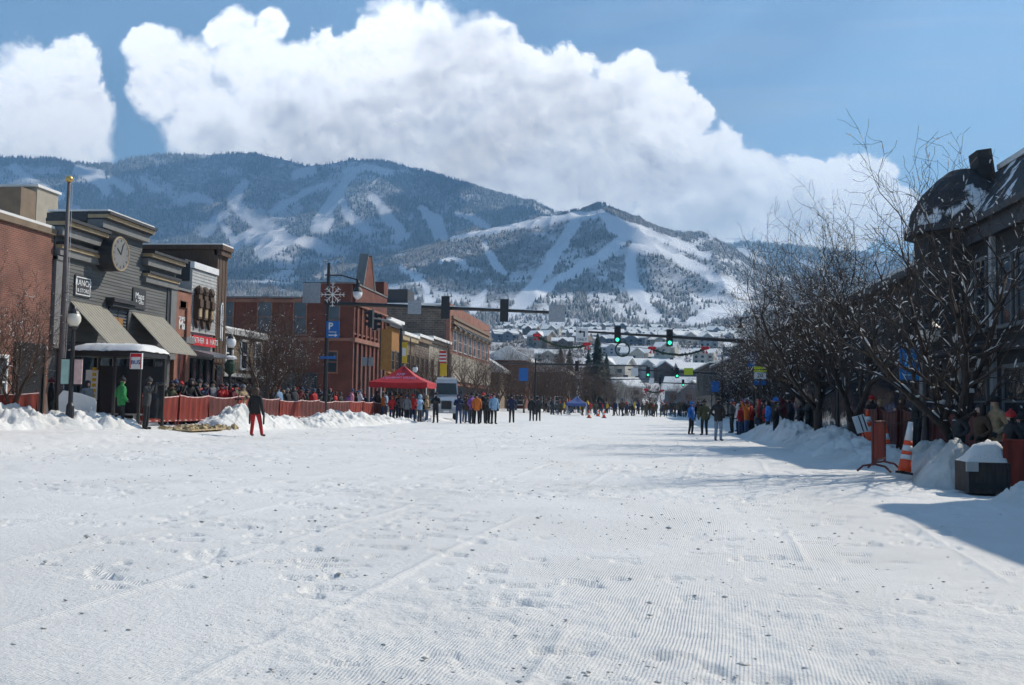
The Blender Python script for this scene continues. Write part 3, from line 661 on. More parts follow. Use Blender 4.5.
# 2 grey clapboard building
y0, y1 = yb + 0.05, ay(171); zc = az_(140, 205)
def zat(u, v): return az_(u, v)
yA, yB = ay(91), ay(136)                         # raised centre
zl, zm, zr = zat(70, 222.5), zat(110, 216), zat(150, 253)
t = empty("clapboard_building", (XL, y0, 0.2), "grey clapboard false front shop with round clock and ochre striped cornices", "building")
base = shifted(t)
b = MB(); b.box(-34, XL - .1, y0, y1, 0, zl - .5); b.box(XL - 2.2, XL - .1, yA, yB, zl - .5, zm - .4); clap(b, XL, y0 + .05, y1 - .05, 3.3, zl - .2); clap(b, XL, yA, yB, zl - .2, zm - .4); wl = obj("wall", b, 'grey')
b = MB(); b.box(-34, XL - .4, y0 + .05, y1, zl - .5, zl - .3); obj("roof", b, 'snow')
D_, G_ = MB(), MB()
def cor(y0, y1, z, low=True):
    D_.box(XL - .4, XL + .62, y0, y1, z - .12, z); G_.box(XL - .4, XL + .50, y0 + .02, y1 - .02, z - .27, z - .12)
    D_.box(XL - .4, XL + .40, y0 + .04, y1 - .04, z - .34, z - .27); Gt.box(XL - .4, XL + .30, y0 + .04, y1 - .04, z - .66, z - .34)
    if low:
        D_.box(XL - .1, XL + .36, y0 + .1, y1 - .1, z - 1.02, z - .90); G_.box(XL - .1, XL + .28, y0 + .1, y1 - .1, z - 1.15, z - 1.02); Gt.box(XL - .1, XL + .2, y0 + .1, y1 - .1, z - 1.42, z - 1.15)
Gt = MB()
cor(y0, yA - .02, zl); cor(yB + .02, y1, zr if abs(zr - zl) < .6 else zl); D_.box(XL - 2.2, XL - .41, yA - .2, yB + .2, zm - .4, zm - .05); cor(yA - .2, yB + .2, zm, False)
D_.box(XL - 2.19, XL - .2, yA - .05, yA - .01, zl - .2, zm - .4)  # thin dark sheet paints shade onto the raised centre's camera-facing side
obj("cornice", D_, 'darktrim'); obj("cornice_band", G_, 'gold'); obj("frieze", Gt, 'greytrim')
b = MB(); b.box(XL - 2.2, XL + .5, yA - .15, yB + .15, zm + .005, zm + .09); obj("parapet_snow", b, 'snow')
for (q0, q1) in ((y0 + .02, y0 + .62), (y1 - .62, y1 - .02)):
    b = MB(); b.box(XL - .05, XL + .12, q0, q1, 3.3, zl - 1.45); b.box(XL - .05, XL + .17, q0 - .0, q1 + .0, 3.15, 3.3); b.box(XL - .05, XL + .17, q0, q1, zl - 1.62, zl - 1.47); obj("pilaster", b, 'greytrim')
for q in (y0 + .66, y1 - .9): b = MB(); b.box(XL - .05, XL + .06, q, q + .24, .25, zl - 1.45); obj("corner_strip", b, 'darktrim')
# clock
pc_ = atX(113.5, 254, XL + .5); b = MB(); b.cyl((XL + .02, pc_.y, pc_.z), (XL + .80, pc_.y, pc_.z), .74, n=32); ck = obj("clock", b, 'darktrim')
b = MB(); b.cyl((XL + .80, pc_.y, pc_.z), (XL + .82, pc_.y, pc_.z), .67, n=32); obj("clock_face", b, 'greytrim', ck)
b = MB(); b.tube([(XL + .81, pc_.y + .70 * math.cos(a), pc_.z + .70 * math.sin(a)) for a in np.linspace(0, 2 * math.pi, 33)], .035, 6); obj("clock_rim", b, 'gold', ck)
b = MB(); b.rbox((XL + .83, pc_.y - .14, pc_.z + .1), (.015, .36, .05), (R(-35), 0, 0)); b.rbox((XL + .832, pc_.y + .1, pc_.z + .2), (.015, .05, .5), (R(-20), 0, 0))
for k in range(12):
    a = k * math.pi / 6; b.rbox((XL + .828, pc_.y + .56 * math.cos(a), pc_.z + .56 * math.sin(a)), (.012, .1, .03), (a, 0, 0))
obj("clock_hand", b, 'black', ck)
# signs on the siding
def wallsign(u0, v0, u1, v1, name="sign_board", m='darktrim'):
    a = atX(u0, v0, XL); c_ = atX(u1, v1, XL); q0, q1 = a.y, c_.y; zz1 = (az_((u0 + u1) / 2, v0)); zz0 = az_((u0 + u1) / 2, v1)
    b = MB(); b.box(XL, XL + .07, q0, q1, zz0, zz1); s = obj(name, b, m); return s, q0, q1, zz0, zz1
s, q0, q1, a0, a1 = wallsign(74, 276, 89, 297); cy = (q0 + q1) / 2; w_ = q1 - q0
text_on("RANCH", w_ * .29, M['white'], Vector((XL + .075, cy, a1 - (a1 - a0) * .36)) - base, 'X+', s); text_on("& STORE", w_ * .19, M['white'], Vector((XL + .075, cy, a0 + (a1 - a0) * .28)) - base, 'X+', s)
b = MB()
for (p0, p1, r0, r1) in ((q0 + .06, q1 - .06, a1 - .1, a1 - .06), (q0 + .06, q1 - .06, a0 + .06, a0 + .1), (q0 + .06, q0 + .1, a0 + .1, a1 - .1), (q1 - .1, q1 - .06, a0 + .1, a1 - .1)): b.box(XL + .07, XL + .082, p0, p1, r0, r1)
obj("sign_border", b, 'white', s)
s, q0, q1, a0, a1 = wallsign(132, 289, 144, 309); cy = (q0 + q1) / 2; w_ = q1 - q0
text_on("Maps", w_ * .34, M['white'], Vector((XL + .075, cy, (a0 + a1) / 2 + .12)) - base, 'X+', s); text_on("& Gifts", w_ * .22, M['white'], Vector((XL + .075, cy, a0 + .3)) - base, 'X+', s)
# first floor window between the awnings and its hood
w = window(t, XL, ay(105), ay(123), az_(114, 344), az_(114, 309), 'darktrim', 'glass', bars=2)
b = MB(); b.box(XL, XL + .42, ay(101), ay(126), az_(114, 303), az_(114, 299)); b.box(XL, XL + .3, ay(102), ay(125), az_(114, 307), az_(114, 303)); obj("window_hood", b, 'darktrim')
b = MB(); b.box(XL + .013, XL + .03, ay(110), ay(119), az_(114, 326), az_(114, 317)); obj("window_sign", b, 'orange', w)
# shopfront
b = MB(); b.box(XL - .1, XL + .02, y0 + .9, y1 - .9, 0.2, 3.3); sf = obj("shopfront", b, 'glass')
b = MB()
for k in range(8):
    q = y0 + .9 + (y1 - y0 - 1.8) * k / 7; b.box(XL + .02, XL + .12, q - .09, q + .09, .2, 3.3)
b.box(XL + .02, XL + .1, y0 + .9, y1 - .9, .2, .75); b.box(XL + .02, XL + .14, y0 + .9, y1 - .9, 3.12, 3.3); obj("mullion", b, 'black', sf)
def awning(u0, u1, v0, v1, out):
    ya, yb_ = ay(u0), ay(u1); zt_ = az_((u0 + u1) / 2, v0); pz = atX((u0 + u1) / 2, v1, XL + out).z
    b = MB(); n = 22
    for k in range(n):
        a, c_ = ya + (yb_ - ya) * k / n, ya + (yb_ - ya) * (k + 1) / n; e = .018 if k % 2 else 0
        b.prism([(XL, zt_ + e), (XL + out, pz + e), (XL + out, pz - .04), (XL, zt_ - .06)], 'Y', a, c_)
    aw = obj("awning", b, 'awning'); b = MB()
    for yy_ in (ya + .05, yb_ - .05): b.cyl((XL + .02, yy_, pz + .1), (XL + out, yy_, pz), .025); b.cyl((XL + .02, yy_, zt_ - .08), (XL + out, yy_, pz - .02), .02)
    obj("awning_frame", b, 'black', aw)
awning(66, 101, 303, 342, 1.75); awning(128, 160, 314, 349, 1.75)
unshift()
# 3 narrow salmon brick shop
y0, y1 = ay(171) + .05, ay(187); zt = az_(178, 290)
t = empty("brick_shop", (XL, y0, .2), "narrow salmon brick shop with white painted lettering", "shop"); base = shifted(t)
b = MB(); b.box(-34, XL - .05, y0, y1, 0, zt); b.box(XL - .05, XL + .06, y0, y0 + .35, 0, zt); b.box(XL - .05, XL + .06, y1 - .45, y1, 0, zt); b.box(XL - .05, XL + .06, y0 + .35, y1 - .45, zt - .5, zt - .05)
for k in range(7):
    q = y0 + .5 + k * (y1 - y0 - 1.1) / 6; b.box(XL - .05, XL + .05, q - .12, q + .12, zt - .8, zt - .5)
obj("wall", b, 'salmon')
b = MB(); b.box(-34, XL + .14, y0, y1, zt + .004, zt + .12); obj("coping", b, 'greytrim')
w_ = y1 - y0; text_on("Straws", .42, M['white'], Vector((XL - .04, y0 + w_ * .40, az_(178, 317))) - base, 'X+', t); text_on("Ace Market", .62, M['white'], Vector((XL - .04, y0 + w_ * .5, az_(178, 324.5))) - base, 'X+', t, bold=.01)
b = MB(); b.box(XL - .05, XL + .5, y0 + .35, y1 - .45, az_(178, 343), az_(178, 337)); s = obj("sign_board", b, 'greytrim')
b = MB(); b.box(XL - .1, XL - .03, y0 + .35, y1 - .45, .2, az_(178, 345)); obj("shopfront", b, 'dkfence')
b = MB(); b.box(XL - .03, XL - .01, y0 + .7, y1 - .9, .9, az_(178, 352)); obj("window", b, 'glass')
unshift()
# 4 white sided shop
y0, y1 = ay(187) + .05, ay(212.5); zt = az_(200, 264)
t = empty("sided_shop", (XL, y0, .2), "pale grey lap sided shop front with three brown carved figures and red sign band", "shop"); base = shifted(t)
zr_ = az_(187, 331)
b = MB(); b.box(-34, XL - .1, y0, y1, 0, zt - .3); clap(b, XL, y0, y1, zr_, zt - .35, .17, .025); obj("wall", b, 'offwhite')
b = MB(); b.box(-34, XL - .11, y0 - .02, y0 + .02, zt - 1.0, zt); b.box(-34.2, XL - .4, y0, y1, zt - .3, zt + .15); obj("roof", b, 'darktrim')  # first box is a dark sheet painting shade along the side wall's top
b = MB(); b.box(XL - .4, XL + .12, y0, y1, zt - .32, zt); obj("coping", b, 'white')
b = MB(); b.box(XL, XL + .10, y0 + .2, y1 - .15, az_(200, 346), az_(200, 336)); s = obj("sign_band", b, 'red')
text_on("LEATHER  &  HATS", .42, M['white'], Vector((XL + .105, (y0 + y1) / 2, az_(200, 341))) - base, 'X+', s)
b = MB(); b.prism([(XL - .05, az_(200, 350)), (XL + 1.3, az_(200, 356)), (XL + 1.3, az_(200, 358)), (XL - .05, az_(200, 357))], 'Y', y0, y1); obj("shop_canopy", b, 'metal')
b = MB(); b.box(XL - .06, XL + .02, y0 + .3, y1 - .3, .2, az_(200, 359)); obj("shopfront", b, 'glass')
b = MB()
for k in range(4):
    q = y0 + .3 + (y1 - y0 - .6) * k / 3; b.box(XL + .02, XL + .12, q - .08, q + .08, .2, az_(200, 359))
obj("mullion", b, 'black')
for k in range(3):
    q = ay(191.5 + 6.2 * k); zq = az_(198, 306); b = MB()
    b.box(XL + .03, XL + .3, q - .22, q + .22, zq - .7, zq + .55); b.blob((XL + .2, q, zq + .75), (.2, .26, .28), 8, 6, .1); b.box(XL + .3, XL + .42, q - .3, q + .1, zq - .1, zq + .3); b.prism([(q - .22, zq - .7), (q + .22, zq - .7), (q, zq - 1.2)], 'X', XL + .05, XL + .2)
    cg = obj("carved_figure", b, 'wood'); b = MB(); b.box(XL + .3, XL + .33, q - .16, q + .16, zq - .6, zq - .15); obj("carved_shield", b, 'gold', cg)
unshift()
# 5 tall brown board building
y0, y1 = ay(212.5) + .05, ay(223); zt = az_(217, 249)
t = empty("board_building", (XL, y0, .2), "tall narrow brown board building with white framed upper window", "building"); base = shifted(t)
b = MB(); b.box(-33, XL - .06, y0, y1, 0, zt)
k = 0; q = y0
while q < y1 - .1: b.box(XL - .06, XL + (.02 if k % 2 else 0), q, min(q + .22, y1), 3.2, zt - .3); q += .22; k += 1
obj("wall", b, 'wood')
b = MB(); b.box(-33, XL + .3, y0 - .1, y1 + .1, zt, zt + .25); b.box(XL - .2, XL + .2, y0, y1, zt - .3, zt); obj("cornice", b, 'wood')
b = MB(); b.box(-33, XL + .28, y0 - .08, y1 + .08, zt + .255, zt + .33); obj("roof_snow", b, 'snow')
window(t, XL + .02, y0 + .8, y1 - .9, az_(217, 338), az_(217, 304), 'white', 'paleglass', bars=1)
b = MB(); b.box(XL - .05, XL + .04, y0 + .3, y1 - .3, .2, 3.1); obj("shopfront", b, 'glass'); unshift()
# 6 low wooden shop set in the gap
yq = ay(223) + .1; pg = atY(258, 333, yq + 3)
t = empty("low_shop", (XL - 2, yq, .2), "low weathered wooden shop with cream upper boards behind the globe lamp", "shop"); base = shifted(t)
xf = XL - .3; y0, y1 = yq, atX(262, 400, xf).y; zt = atX(240, 331, xf).z; zmid = atX(240, 374, xf).z
b = MB(); b.box(xf - 9, xf - .1, y0, y1, 0, zt - .1); obj("wall", b, 'darkwood')
b = MB(); clap(b, xf, y0, y1, zmid, zt - .3, .2, .03); fr = obj("upper_boards", b, 'tan')
b = MB(); b.box(xf - .3, xf + .25, y0, y1, zt - .3, zt); b.box(xf - .1, xf + .3, y0, y1, zmid - .2, zmid); obj("cornice", b, 'offwhite')
b = MB(); b.box(xf - 9, xf + .2, y0, y1, zt + .003, zt + .1); obj("roof_snow", b, 'snow')
for k in range(3):
    q = y0 + (y1 - y0) * (k + .5) / 3; window(t, xf + .03, q - .45, q + .45, zmid + .35, zt - .6, 'white', 'glass')
b = MB(); b.box(xf - .1, xf + .02, y0 + .4, y1 - .4, .2, zmid - .25); obj("shopfront", b, 'glass'); unshift()
# 7 red brick corner building
yc, y1 = ay(350), ay(383); zt = az_(352, 283)
t = empty("brick_corner_building", (XL, yc, .2), "dark red brick corner building with arched gable and tall sash windows", "building"); base = shifted(t)
zs = atY(270, 298, yc).z; xs = atY(320, 298, yc).x
b = MB(); b.box(-46, xs, yc, y1, 0, zs); b.box(xs, XL - .08, yc, y1, 0, zt); b.prism([(xs - 1.7, zs), (xs, zs), (xs, zt)], 'Y', yc, yc + .4)
np_ = 8; pw = (y1 - yc) / np_
zmid = az_(366, 342)
for k in range(np_ + 1):
    q = yc + pw * k; b.box(XL - .08, XL + .14, max(yc, q - .28), min(y1, q + .28), .2, zt - 1.6)
b.box(XL - .08, XL + .16, yc + .29, y1, zt - 1.6, zt - .1)
obj("wall", b, 'redbrick')
b = MB(); b.box(XL - .08, XL + .3, yc - .03, y1, zmid - .25, zmid + .1); b.box(-46, XL - .08, yc - .12, yc, zmid - .2, zmid + .05); b.box(-46, xs, yc - .1, yc + .2, zs - .35, zs - .1); b.box(XL - .08, XL + .3, yc, y1, zt - 1.75, zt - 1.6)
obj("string_course", b, 'salmon')
b = MB(); b.box(-46, xs - 1.7, yc + .02, y1, zs, zs + .14); b.box(xs, XL + .2, yc, y1, zt, zt + .14); obj("coping", b, 'greytrim')
ya, yb2 = ay(357.5), ay(369); za = az_(362, 254)
b = MB(); b.prism([(ya, zt + .14), (yb2, zt + .14), ((ya + yb2) / 2 + .6, za), ((ya + yb2) / 2 - .6, za)], 'X', XL - .35, XL + .22); gb = obj("gable", b, 'redbrick')
b = MB(); b.prism([(ya - .2, zt + .1), (ya, zt + .1), ((ya + yb2) / 2 - .6, za), ((ya + yb2) / 2 - .6, za + .2)], 'X', XL - .45, XL + .3); b.prism([(yb2 + .2, zt + .1), (yb2, zt + .1), ((ya + yb2) / 2 + .6, za), ((ya + yb2) / 2 + .6, za + .2)], 'X', XL - .45, XL + .3); obj("gable_coping", b, 'greytrim', gb)
b = MB(); b.box(XL - 1.4, XL + .25, y1 - 1.7, y1 - .1, zt + .14, zt + 1.3); obj("corner_pier", b, 'redbrick')
for k in range(np_):
    q = yc + pw * (k + .5)
    window(t, XL - .06, q - pw * .5 + .42, q + pw * .5 - .42, zmid + .5, zt - 2.0, 'salmon', 'glass', sill=True)
for k in range(np_ // 2):
    q = yc + pw * (2 * k + 1); b = MB(); b.box(XL - .08, XL + .02, q - pw + .4, q - .4, .3, zmid - .6); b.box(XL - .08, XL + .02, q + .4, q + pw - .4, .3, zmid - .6); obj("shopfront", b, 'glass')
for (ua, ub) in ((223, 233), (258, 271), (294, 306)):
    pa, pb = atY(ua, 320, yc), atY(ub, 320, yc); window(t, yc, pa.x, pb.x, atY(260, 334, yc).z, atY(260, 300, yc).z, 'salmon', 'paleglass', 'Y-')
pa, pb = atY(328, 320, yc), atY(339, 320, yc); window(t, yc, pa.x, pb.x, atY(330, 334, yc).z, atY(330, 306, yc).z, 'salmon', 'paleglass', 'Y-')
pa, pb = atY(327, 320, yc), atY(338, 320, yc); window(t, yc, pa.x, pb.x, atY(330, 372, yc).z, atY(330, 352, yc).z, 'salmon', 'glass', 'Y-')
for (ua, ub) in ((285, 318), (245, 277)):
    pa, pb = atY(ua, 320, yc), atY(ub, 320, yc); window(t, yc, pa.x, pb.x, .9, atY(290, 374, yc).z, 'darktrim', 'glass', 'Y-', bars=3)
b = MB()
for (u, v) in ((324, 258), (343, 256)):
    p_ = atY(u, v, yc + 1); b.cyl((p_.x, yc + 1, zt), (p_.x, yc + 1, p_.z), .05)
p_, q_ = atY(324, 262, yc + 1), atY(343, 257, yc + 1); b.cyl(p_, q_, .04); obj("roof_rail", b, 'metal'); unshift()
# 8 row of tan shop fronts
ys, ye = ay(384), ay(447)
cuts = [384, 398, 414, 428, 447]; tops = [322, 336, 338, 341]; mts = ['orange', 'tan', 'stone', 'beige']; nm = ["orange fronted low shop beside the brick corner building", "tan stucco low shop behind the yellow banner", "brown stone low shop behind the striped flag", "beige low shop below the stone warehouse wall"]
for k in range(4):
    y0, y1 = ay(cuts[k]) + .04, ay(cuts[k + 1]); um = (cuts[k] + cuts[k + 1]) / 2; zt = az_(um, tops[k])
    t = empty("low_shop", (XL, y0, .2), nm[k], "shop", "low shops in a row"); base = shifted(t)
    b = MB(); b.box(-36, XL, y0, y1, 0, zt); obj("wall", b, mts[k])
    b = MB(); b.box(-36, XL + .5, y0, y1, zt, zt + .3); obj("roof_snow", b, 'snow')
    b = MB(); b.box(XL, XL + .35, y0, y1, zt - .5, zt - .003); obj("cornice", b, ['darktrim', 'gold', 'tan', 'darkwood'][k])
    b = MB(); b.box(XL, XL + .04, y0 + .5, y1 - .5, .3, 2.9); obj("shopfront", b, 'glass')
    b = MB(); b.prism([(XL + .02, 4.0), (XL + 1.4, 3.2), (XL + 1.4, 3.1), (XL + .02, 3.8)], 'Y', y0 + .4, y1 - .4); obj("awning", b, ['orange', 'darkwood', 'darktrim', 'awning'][k])
    nw = 3
    for j in range(nw):
        q = y0 + (y1 - y0) * (j + .5) / nw
        if zt > 5.6: window(t, XL + .01, q - .6, q + .6, 4.3, min(zt - .9, 6), 'tan', 'glass')
    unshift()
# 9 stone warehouse
yc, y1 = ay(448.5), ay(488.5); zt = az_(449, 304)
t = empty("stone_warehouse", (XL, yc, .2), "two storey brown stone building with salmon brick street front", "building"); base = shifted(t)
b = MB(); b.box(-56, XL - .5, yc, y1, 0, zt); wl = obj("wall", b, 'stone')
b = MB(); b.box(XL - .5, XL, yc - .1, y1, 0, zt + .2); fr = obj("street_front", b, 'salmon')
b = MB(); b.box(-56, XL - .5, yc - .1, y1, zt, zt + .2); obj("roof_snow", b, 'snow')
b = MB(); b.box(-32, -28, yc + 2, yc + 6, zt + .2, zt + 2.2); obj("roof_unit", b, 'darktrim')
b = MB()
for k in range(3): b.box(XL, XL + .25 + .1 * k, yc + 1, y1 - 1, zt - 1.6 - .7 * k, zt - 1.25 - .7 * k)
obj("brick_courses", b, 'tan')
nw = 8; z1_ = az_(460, 333); z0_ = az_(460, 352)
for k in range(nw):
    q = yc + 1.5 + (y1 - yc - 3) * (k + .5) / nw; w = window(t, XL, q - 1.2, q + 1.2, z0_, z1_, 'white', 'paleglass' if k < 5 else 'glass')
    b = MB(); b.prism([(XL, z1_ + .9), (XL + .9, z1_ + .2), (XL + .9, z1_ + .1), (XL, z1_ + .7)], 'Y', q - 1.3, q + 1.3); obj("window_hood", b, 'black', w)
b = MB(); b.box(XL, XL + .1, yc + 1, y1 - 1, .2, 3.4); obj("shopfront", b, 'glass'); b = MB(); b.box(XL, XL + .3, yc, y1, 4.0, z0_ - .6); obj("stone_band", b, 'beige'); unshift()
# 10 low red building further on
yc = 170; pa, pb = atY(488, 362, yc), atY(523, 362, yc)
for (ua, ub, vt, YY, lab, mm) in ((489, 526, 360, 178, "low red shed with a snowy roof beyond the stone building", 'redbrick'), (528, 566, 372, 195, "dim brown low building behind the far bare trees", 'wood'), (470, 500, 372, 168, "small tan building tucked under the stone warehouse", 'tan')):
    pa, pb = atY(ua, vt, YY), atY(ub, vt, YY); t = empty("low_building", (pa.x, YY, 0), lab, "building"); base = shifted(t)
    b = MB(); b.box(pa.x, pb.x, YY, YY + 18, 0, pa.z); obj("wall", b, mm); b = MB(); b.prism([(pa.x - .8, pa.z), (pb.x + .8, pa.z), (pb.x + .8, pa.z + .5), ((pa.x + pb.x) / 2, pa.z + 2.6), (pa.x - .8, pa.z + .5)], 'Y', YY - .8, YY + 18.5); obj("roof", b, 'snow')
    for k in range(3):
        q = pa.x + (pb.x - pa.x) * (k + .5) / 3; window(t, YY, q - .8, q + .8, 1.0, 2.6, 'white', 'glass', 'Y-')
    unshift()
# ---------------------------------------------------------------- right side buildings
XR = 12.0
def ry(u): return atX(u, 400, XR).y
def rz(u, v): return atX(u, v, XR).z
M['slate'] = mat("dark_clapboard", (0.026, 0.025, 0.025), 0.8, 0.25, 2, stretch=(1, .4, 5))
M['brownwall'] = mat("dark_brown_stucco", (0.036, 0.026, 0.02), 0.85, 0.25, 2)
def rbox_building(name, y0, y1, zt, label, m, x1=26, storeys=2, snow=True, group=None, wins=3, trim='white'):
    t = empty(name, (XR, y0, .1), label, "building", group); base = shifted(t)
    b = MB(); b.box(XR, x1, y0, y1, 0, zt); obj("wall", b, m)
    b = MB(); b.box(XR - .4, XR + .3, y0 - .05, y1 + .05, zt, zt + .3); obj("cornice", b, 'darktrim')
    if snow: b = MB(); b.box(XR - .35, x1, y0, y1, zt + .31, zt + .5); obj("roof_snow", b, 'snow')
    b = MB(); b.box(XR - .03, XR + .05, y0 + .5, y1 - .5, .2, 2.9); obj("shopfront", b, 'glass')
    for s in range(1, storeys):
        for k in range(wins):
            q = y0 + (y1 - y0) * (k + .5) / wins; z0 = 3.9 + (s - 1) * 3.2
            if z0 + 1.9 < zt: window(t, XR, q - .5, q + .5, z0, z0 + 1.7, trim, 'glass', 'X-')
    unshift(); return t
# Victorian corner house with turret, mansard and chimney
y0, y1 = 30.5, 39.6; zt = 7.6
t = empty("victorian_building", (XR, y0, .1), "tall dark victorian building with white trim, turret and snowy mansard roof", "building"); base = shifted(t)
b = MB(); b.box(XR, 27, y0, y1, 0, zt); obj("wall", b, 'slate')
b = MB(); b.box(XR - .45, 27, y0 - .1, y1 + .1, zt, zt + .22); b.box(XR - .25, XR, y0, y1, zt - .55, zt); b.box(XR - .12, XR, y0, y1, 3.25, 3.55); obj("cornice", b, 'darktrim')
b = MB(); b.prism([(XR - .2, zt + .22), (XR + 1.3, zt + 2.4), (26, zt + 2.4), (27, zt + .22)], 'Y', y0, y1 - 1.6); rf = obj("mansard_roof", b, 'snowslate')
b = MB(); b.box(XR + 1.25, 26, y0 + .1, y1 - 2.3, zt + 2.405, zt + 2.6); obj("roof_snow", b, 'snow', rf)
tq = 37.9; b = MB(); b.lathe((XR + .3, tq, 0), [(1.75, 3.3), (1.75, zt + .1)], 12); tu = obj("turret", b, 'slate')
b = MB(); b.lathe((XR + .3, tq, 0), [(2.1, zt + .1), (2.1, zt + .35)], 14); obj("turret_cornice", b, 'darktrim', tu)
b = MB(); b.lathe((XR + .3, tq, 0), [(2.0, zt + .35), (1.9, zt + .9), (1.5, zt + 1.6), (.9, zt + 2.2), (.5, zt + 2.5), (.05, zt + 2.6)], 14); obj("turret_dome", b, 'snowslate', tu)
# chimney and dormer on the street side
pz = atX(983, 166, XR + .8); b = MB(); b.rbox((XR + .9, pz.y, zt + 1.6), (.5, .9, 3.0), (R(0), R(-8), 0)); obj("chimney", b, 'slate')
for (q, nm_) in ((y0 + .15, 0), (34.1, 1), (37.7, 1), (y1 - .2, 0)):
    b = MB(); b.box(XR - .14, XR + .02, q - .14, q + .14, .2 if nm_ else 3.55, zt - .55); obj("corner_board", b, 'offwhite')
for (ya_, yb_, z0_, z1_) in ((31.2, 32.1, 4.1, 6.2), (32.6, 33.5, 4.1, 6.2), (34.8, 35.7, 4.1, 6.4), (36.2, 37.1, 4.1, 6.4), (31.2, 33.3, .6, 2.7), (34.8, 36.9, .6, 2.7)):
    window(t, XR, ya_, yb_, z0_, z1_, 'greytrim', 'glass', 'X-', fw=.09)
for q in (34.0, 37.9):
    b = MB(); b.cyl((XR - 1.2, q, .1), (XR - 1.2, q, 3.2), .11, n=10); obj("porch_column", b, 'offwhite')
b = MB(); b.prism([(XR - 1.6, 3.15), (XR - 1.6, 3.3), (XR, 3.7), (XR, 3.3)], 'Y', 33.4, 38.5); obj("porch_roof", b, 'roofdark')
unshift()
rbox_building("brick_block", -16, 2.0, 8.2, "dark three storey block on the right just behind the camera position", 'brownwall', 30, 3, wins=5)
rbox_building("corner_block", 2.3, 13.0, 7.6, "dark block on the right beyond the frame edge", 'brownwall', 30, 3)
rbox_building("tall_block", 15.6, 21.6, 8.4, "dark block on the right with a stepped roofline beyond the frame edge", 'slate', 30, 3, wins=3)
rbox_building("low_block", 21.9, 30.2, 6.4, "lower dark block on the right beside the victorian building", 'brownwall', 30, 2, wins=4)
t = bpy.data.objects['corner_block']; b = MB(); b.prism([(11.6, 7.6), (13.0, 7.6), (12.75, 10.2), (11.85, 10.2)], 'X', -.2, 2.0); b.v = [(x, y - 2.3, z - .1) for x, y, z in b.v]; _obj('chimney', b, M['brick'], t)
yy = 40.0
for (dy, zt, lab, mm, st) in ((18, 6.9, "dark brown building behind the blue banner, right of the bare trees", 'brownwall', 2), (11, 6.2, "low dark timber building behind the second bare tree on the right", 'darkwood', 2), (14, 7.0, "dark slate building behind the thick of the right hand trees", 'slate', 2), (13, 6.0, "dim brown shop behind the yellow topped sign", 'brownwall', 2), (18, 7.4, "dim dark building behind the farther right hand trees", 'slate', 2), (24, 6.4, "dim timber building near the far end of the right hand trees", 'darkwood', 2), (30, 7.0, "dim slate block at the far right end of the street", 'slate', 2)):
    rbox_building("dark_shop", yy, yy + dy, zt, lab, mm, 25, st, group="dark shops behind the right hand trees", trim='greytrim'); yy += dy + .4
# ---------------------------------------------------------------- bare trees
def grow(seed, height=7.0, limbs=4, spread=1.0, trunk=1.0, r0=.16, fork=True, lean=0.0, dense=1.0, dirs=None):
    g = random.Random(seed); segs = []
    def branch(p, d, ln, r, lv):
        n = 5 if lv < 2 else (4 if lv == 2 else 3); step = ln / n; pts = [p]; rs = [r]
        for k in range(n):
            w = (.14, .17, .22, .28, .34)[lv]
            d = (d + Vector((g.gauss(0, w), g.gauss(0, w), g.gauss(0, w) + (.15 if lv < 3 else .08)))).normalized()
            p = p + d * step; r2 = max(r * (1 - .62 * (k + 1) / n), .0042); pts.append(p); rs.append(r2)
            if lv < 4 and (k > 0 or lv > 0):
                nb = {0: 1, 1: 2, 2: 2, 3: 2}[lv]
                for _ in range(nb):
                    if g.random() < (.9 if lv < 2 else .85) * dense:
                        ax = d.cross(Vector((g.gauss(0, 1), g.gauss(0, 1), g.gauss(0, 1)))).normalized()
                        an = R(g.uniform(24, 48)); dd = (d * math.cos(an) + ax * math.sin(an)).normalized()
                        branch(p, dd, ln * (g.uniform(.45, .7) if lv < 3 else g.uniform(.35, .5)) if lv else ln * g.uniform(.7, 1), max(r2 * g.uniform(.42, .62), .0048), lv + 1)
        segs.append((pts, rs, lv))
    nl = limbs if not dirs else len(dirs)
    for i in range(nl):
        a = 2 * math.pi * (i + g.uniform(-.25, .25)) / nl; sp_ = R(g.uniform(14, 34)) * spread
        d = Vector((math.sin(sp_) * math.cos(a) + lean, math.sin(sp_) * math.sin(a), math.cos(sp_))).normalized()
        if dirs: d = Vector(dirs[i]).normalized()
        branch(Vector((0, 0, trunk)) + Vector((math.cos(a), math.sin(a), 0)) * r0 * .4, d, (height - trunk) * g.uniform(.62, .8), r0 * .62, 1)
    tr = [Vector((0, 0, -.15)), Vector((0, 0, trunk * .5)), Vector((0, 0, trunk * 1.06))]
    return tr, [r0 * 1.25, r0, r0 * .95], segs
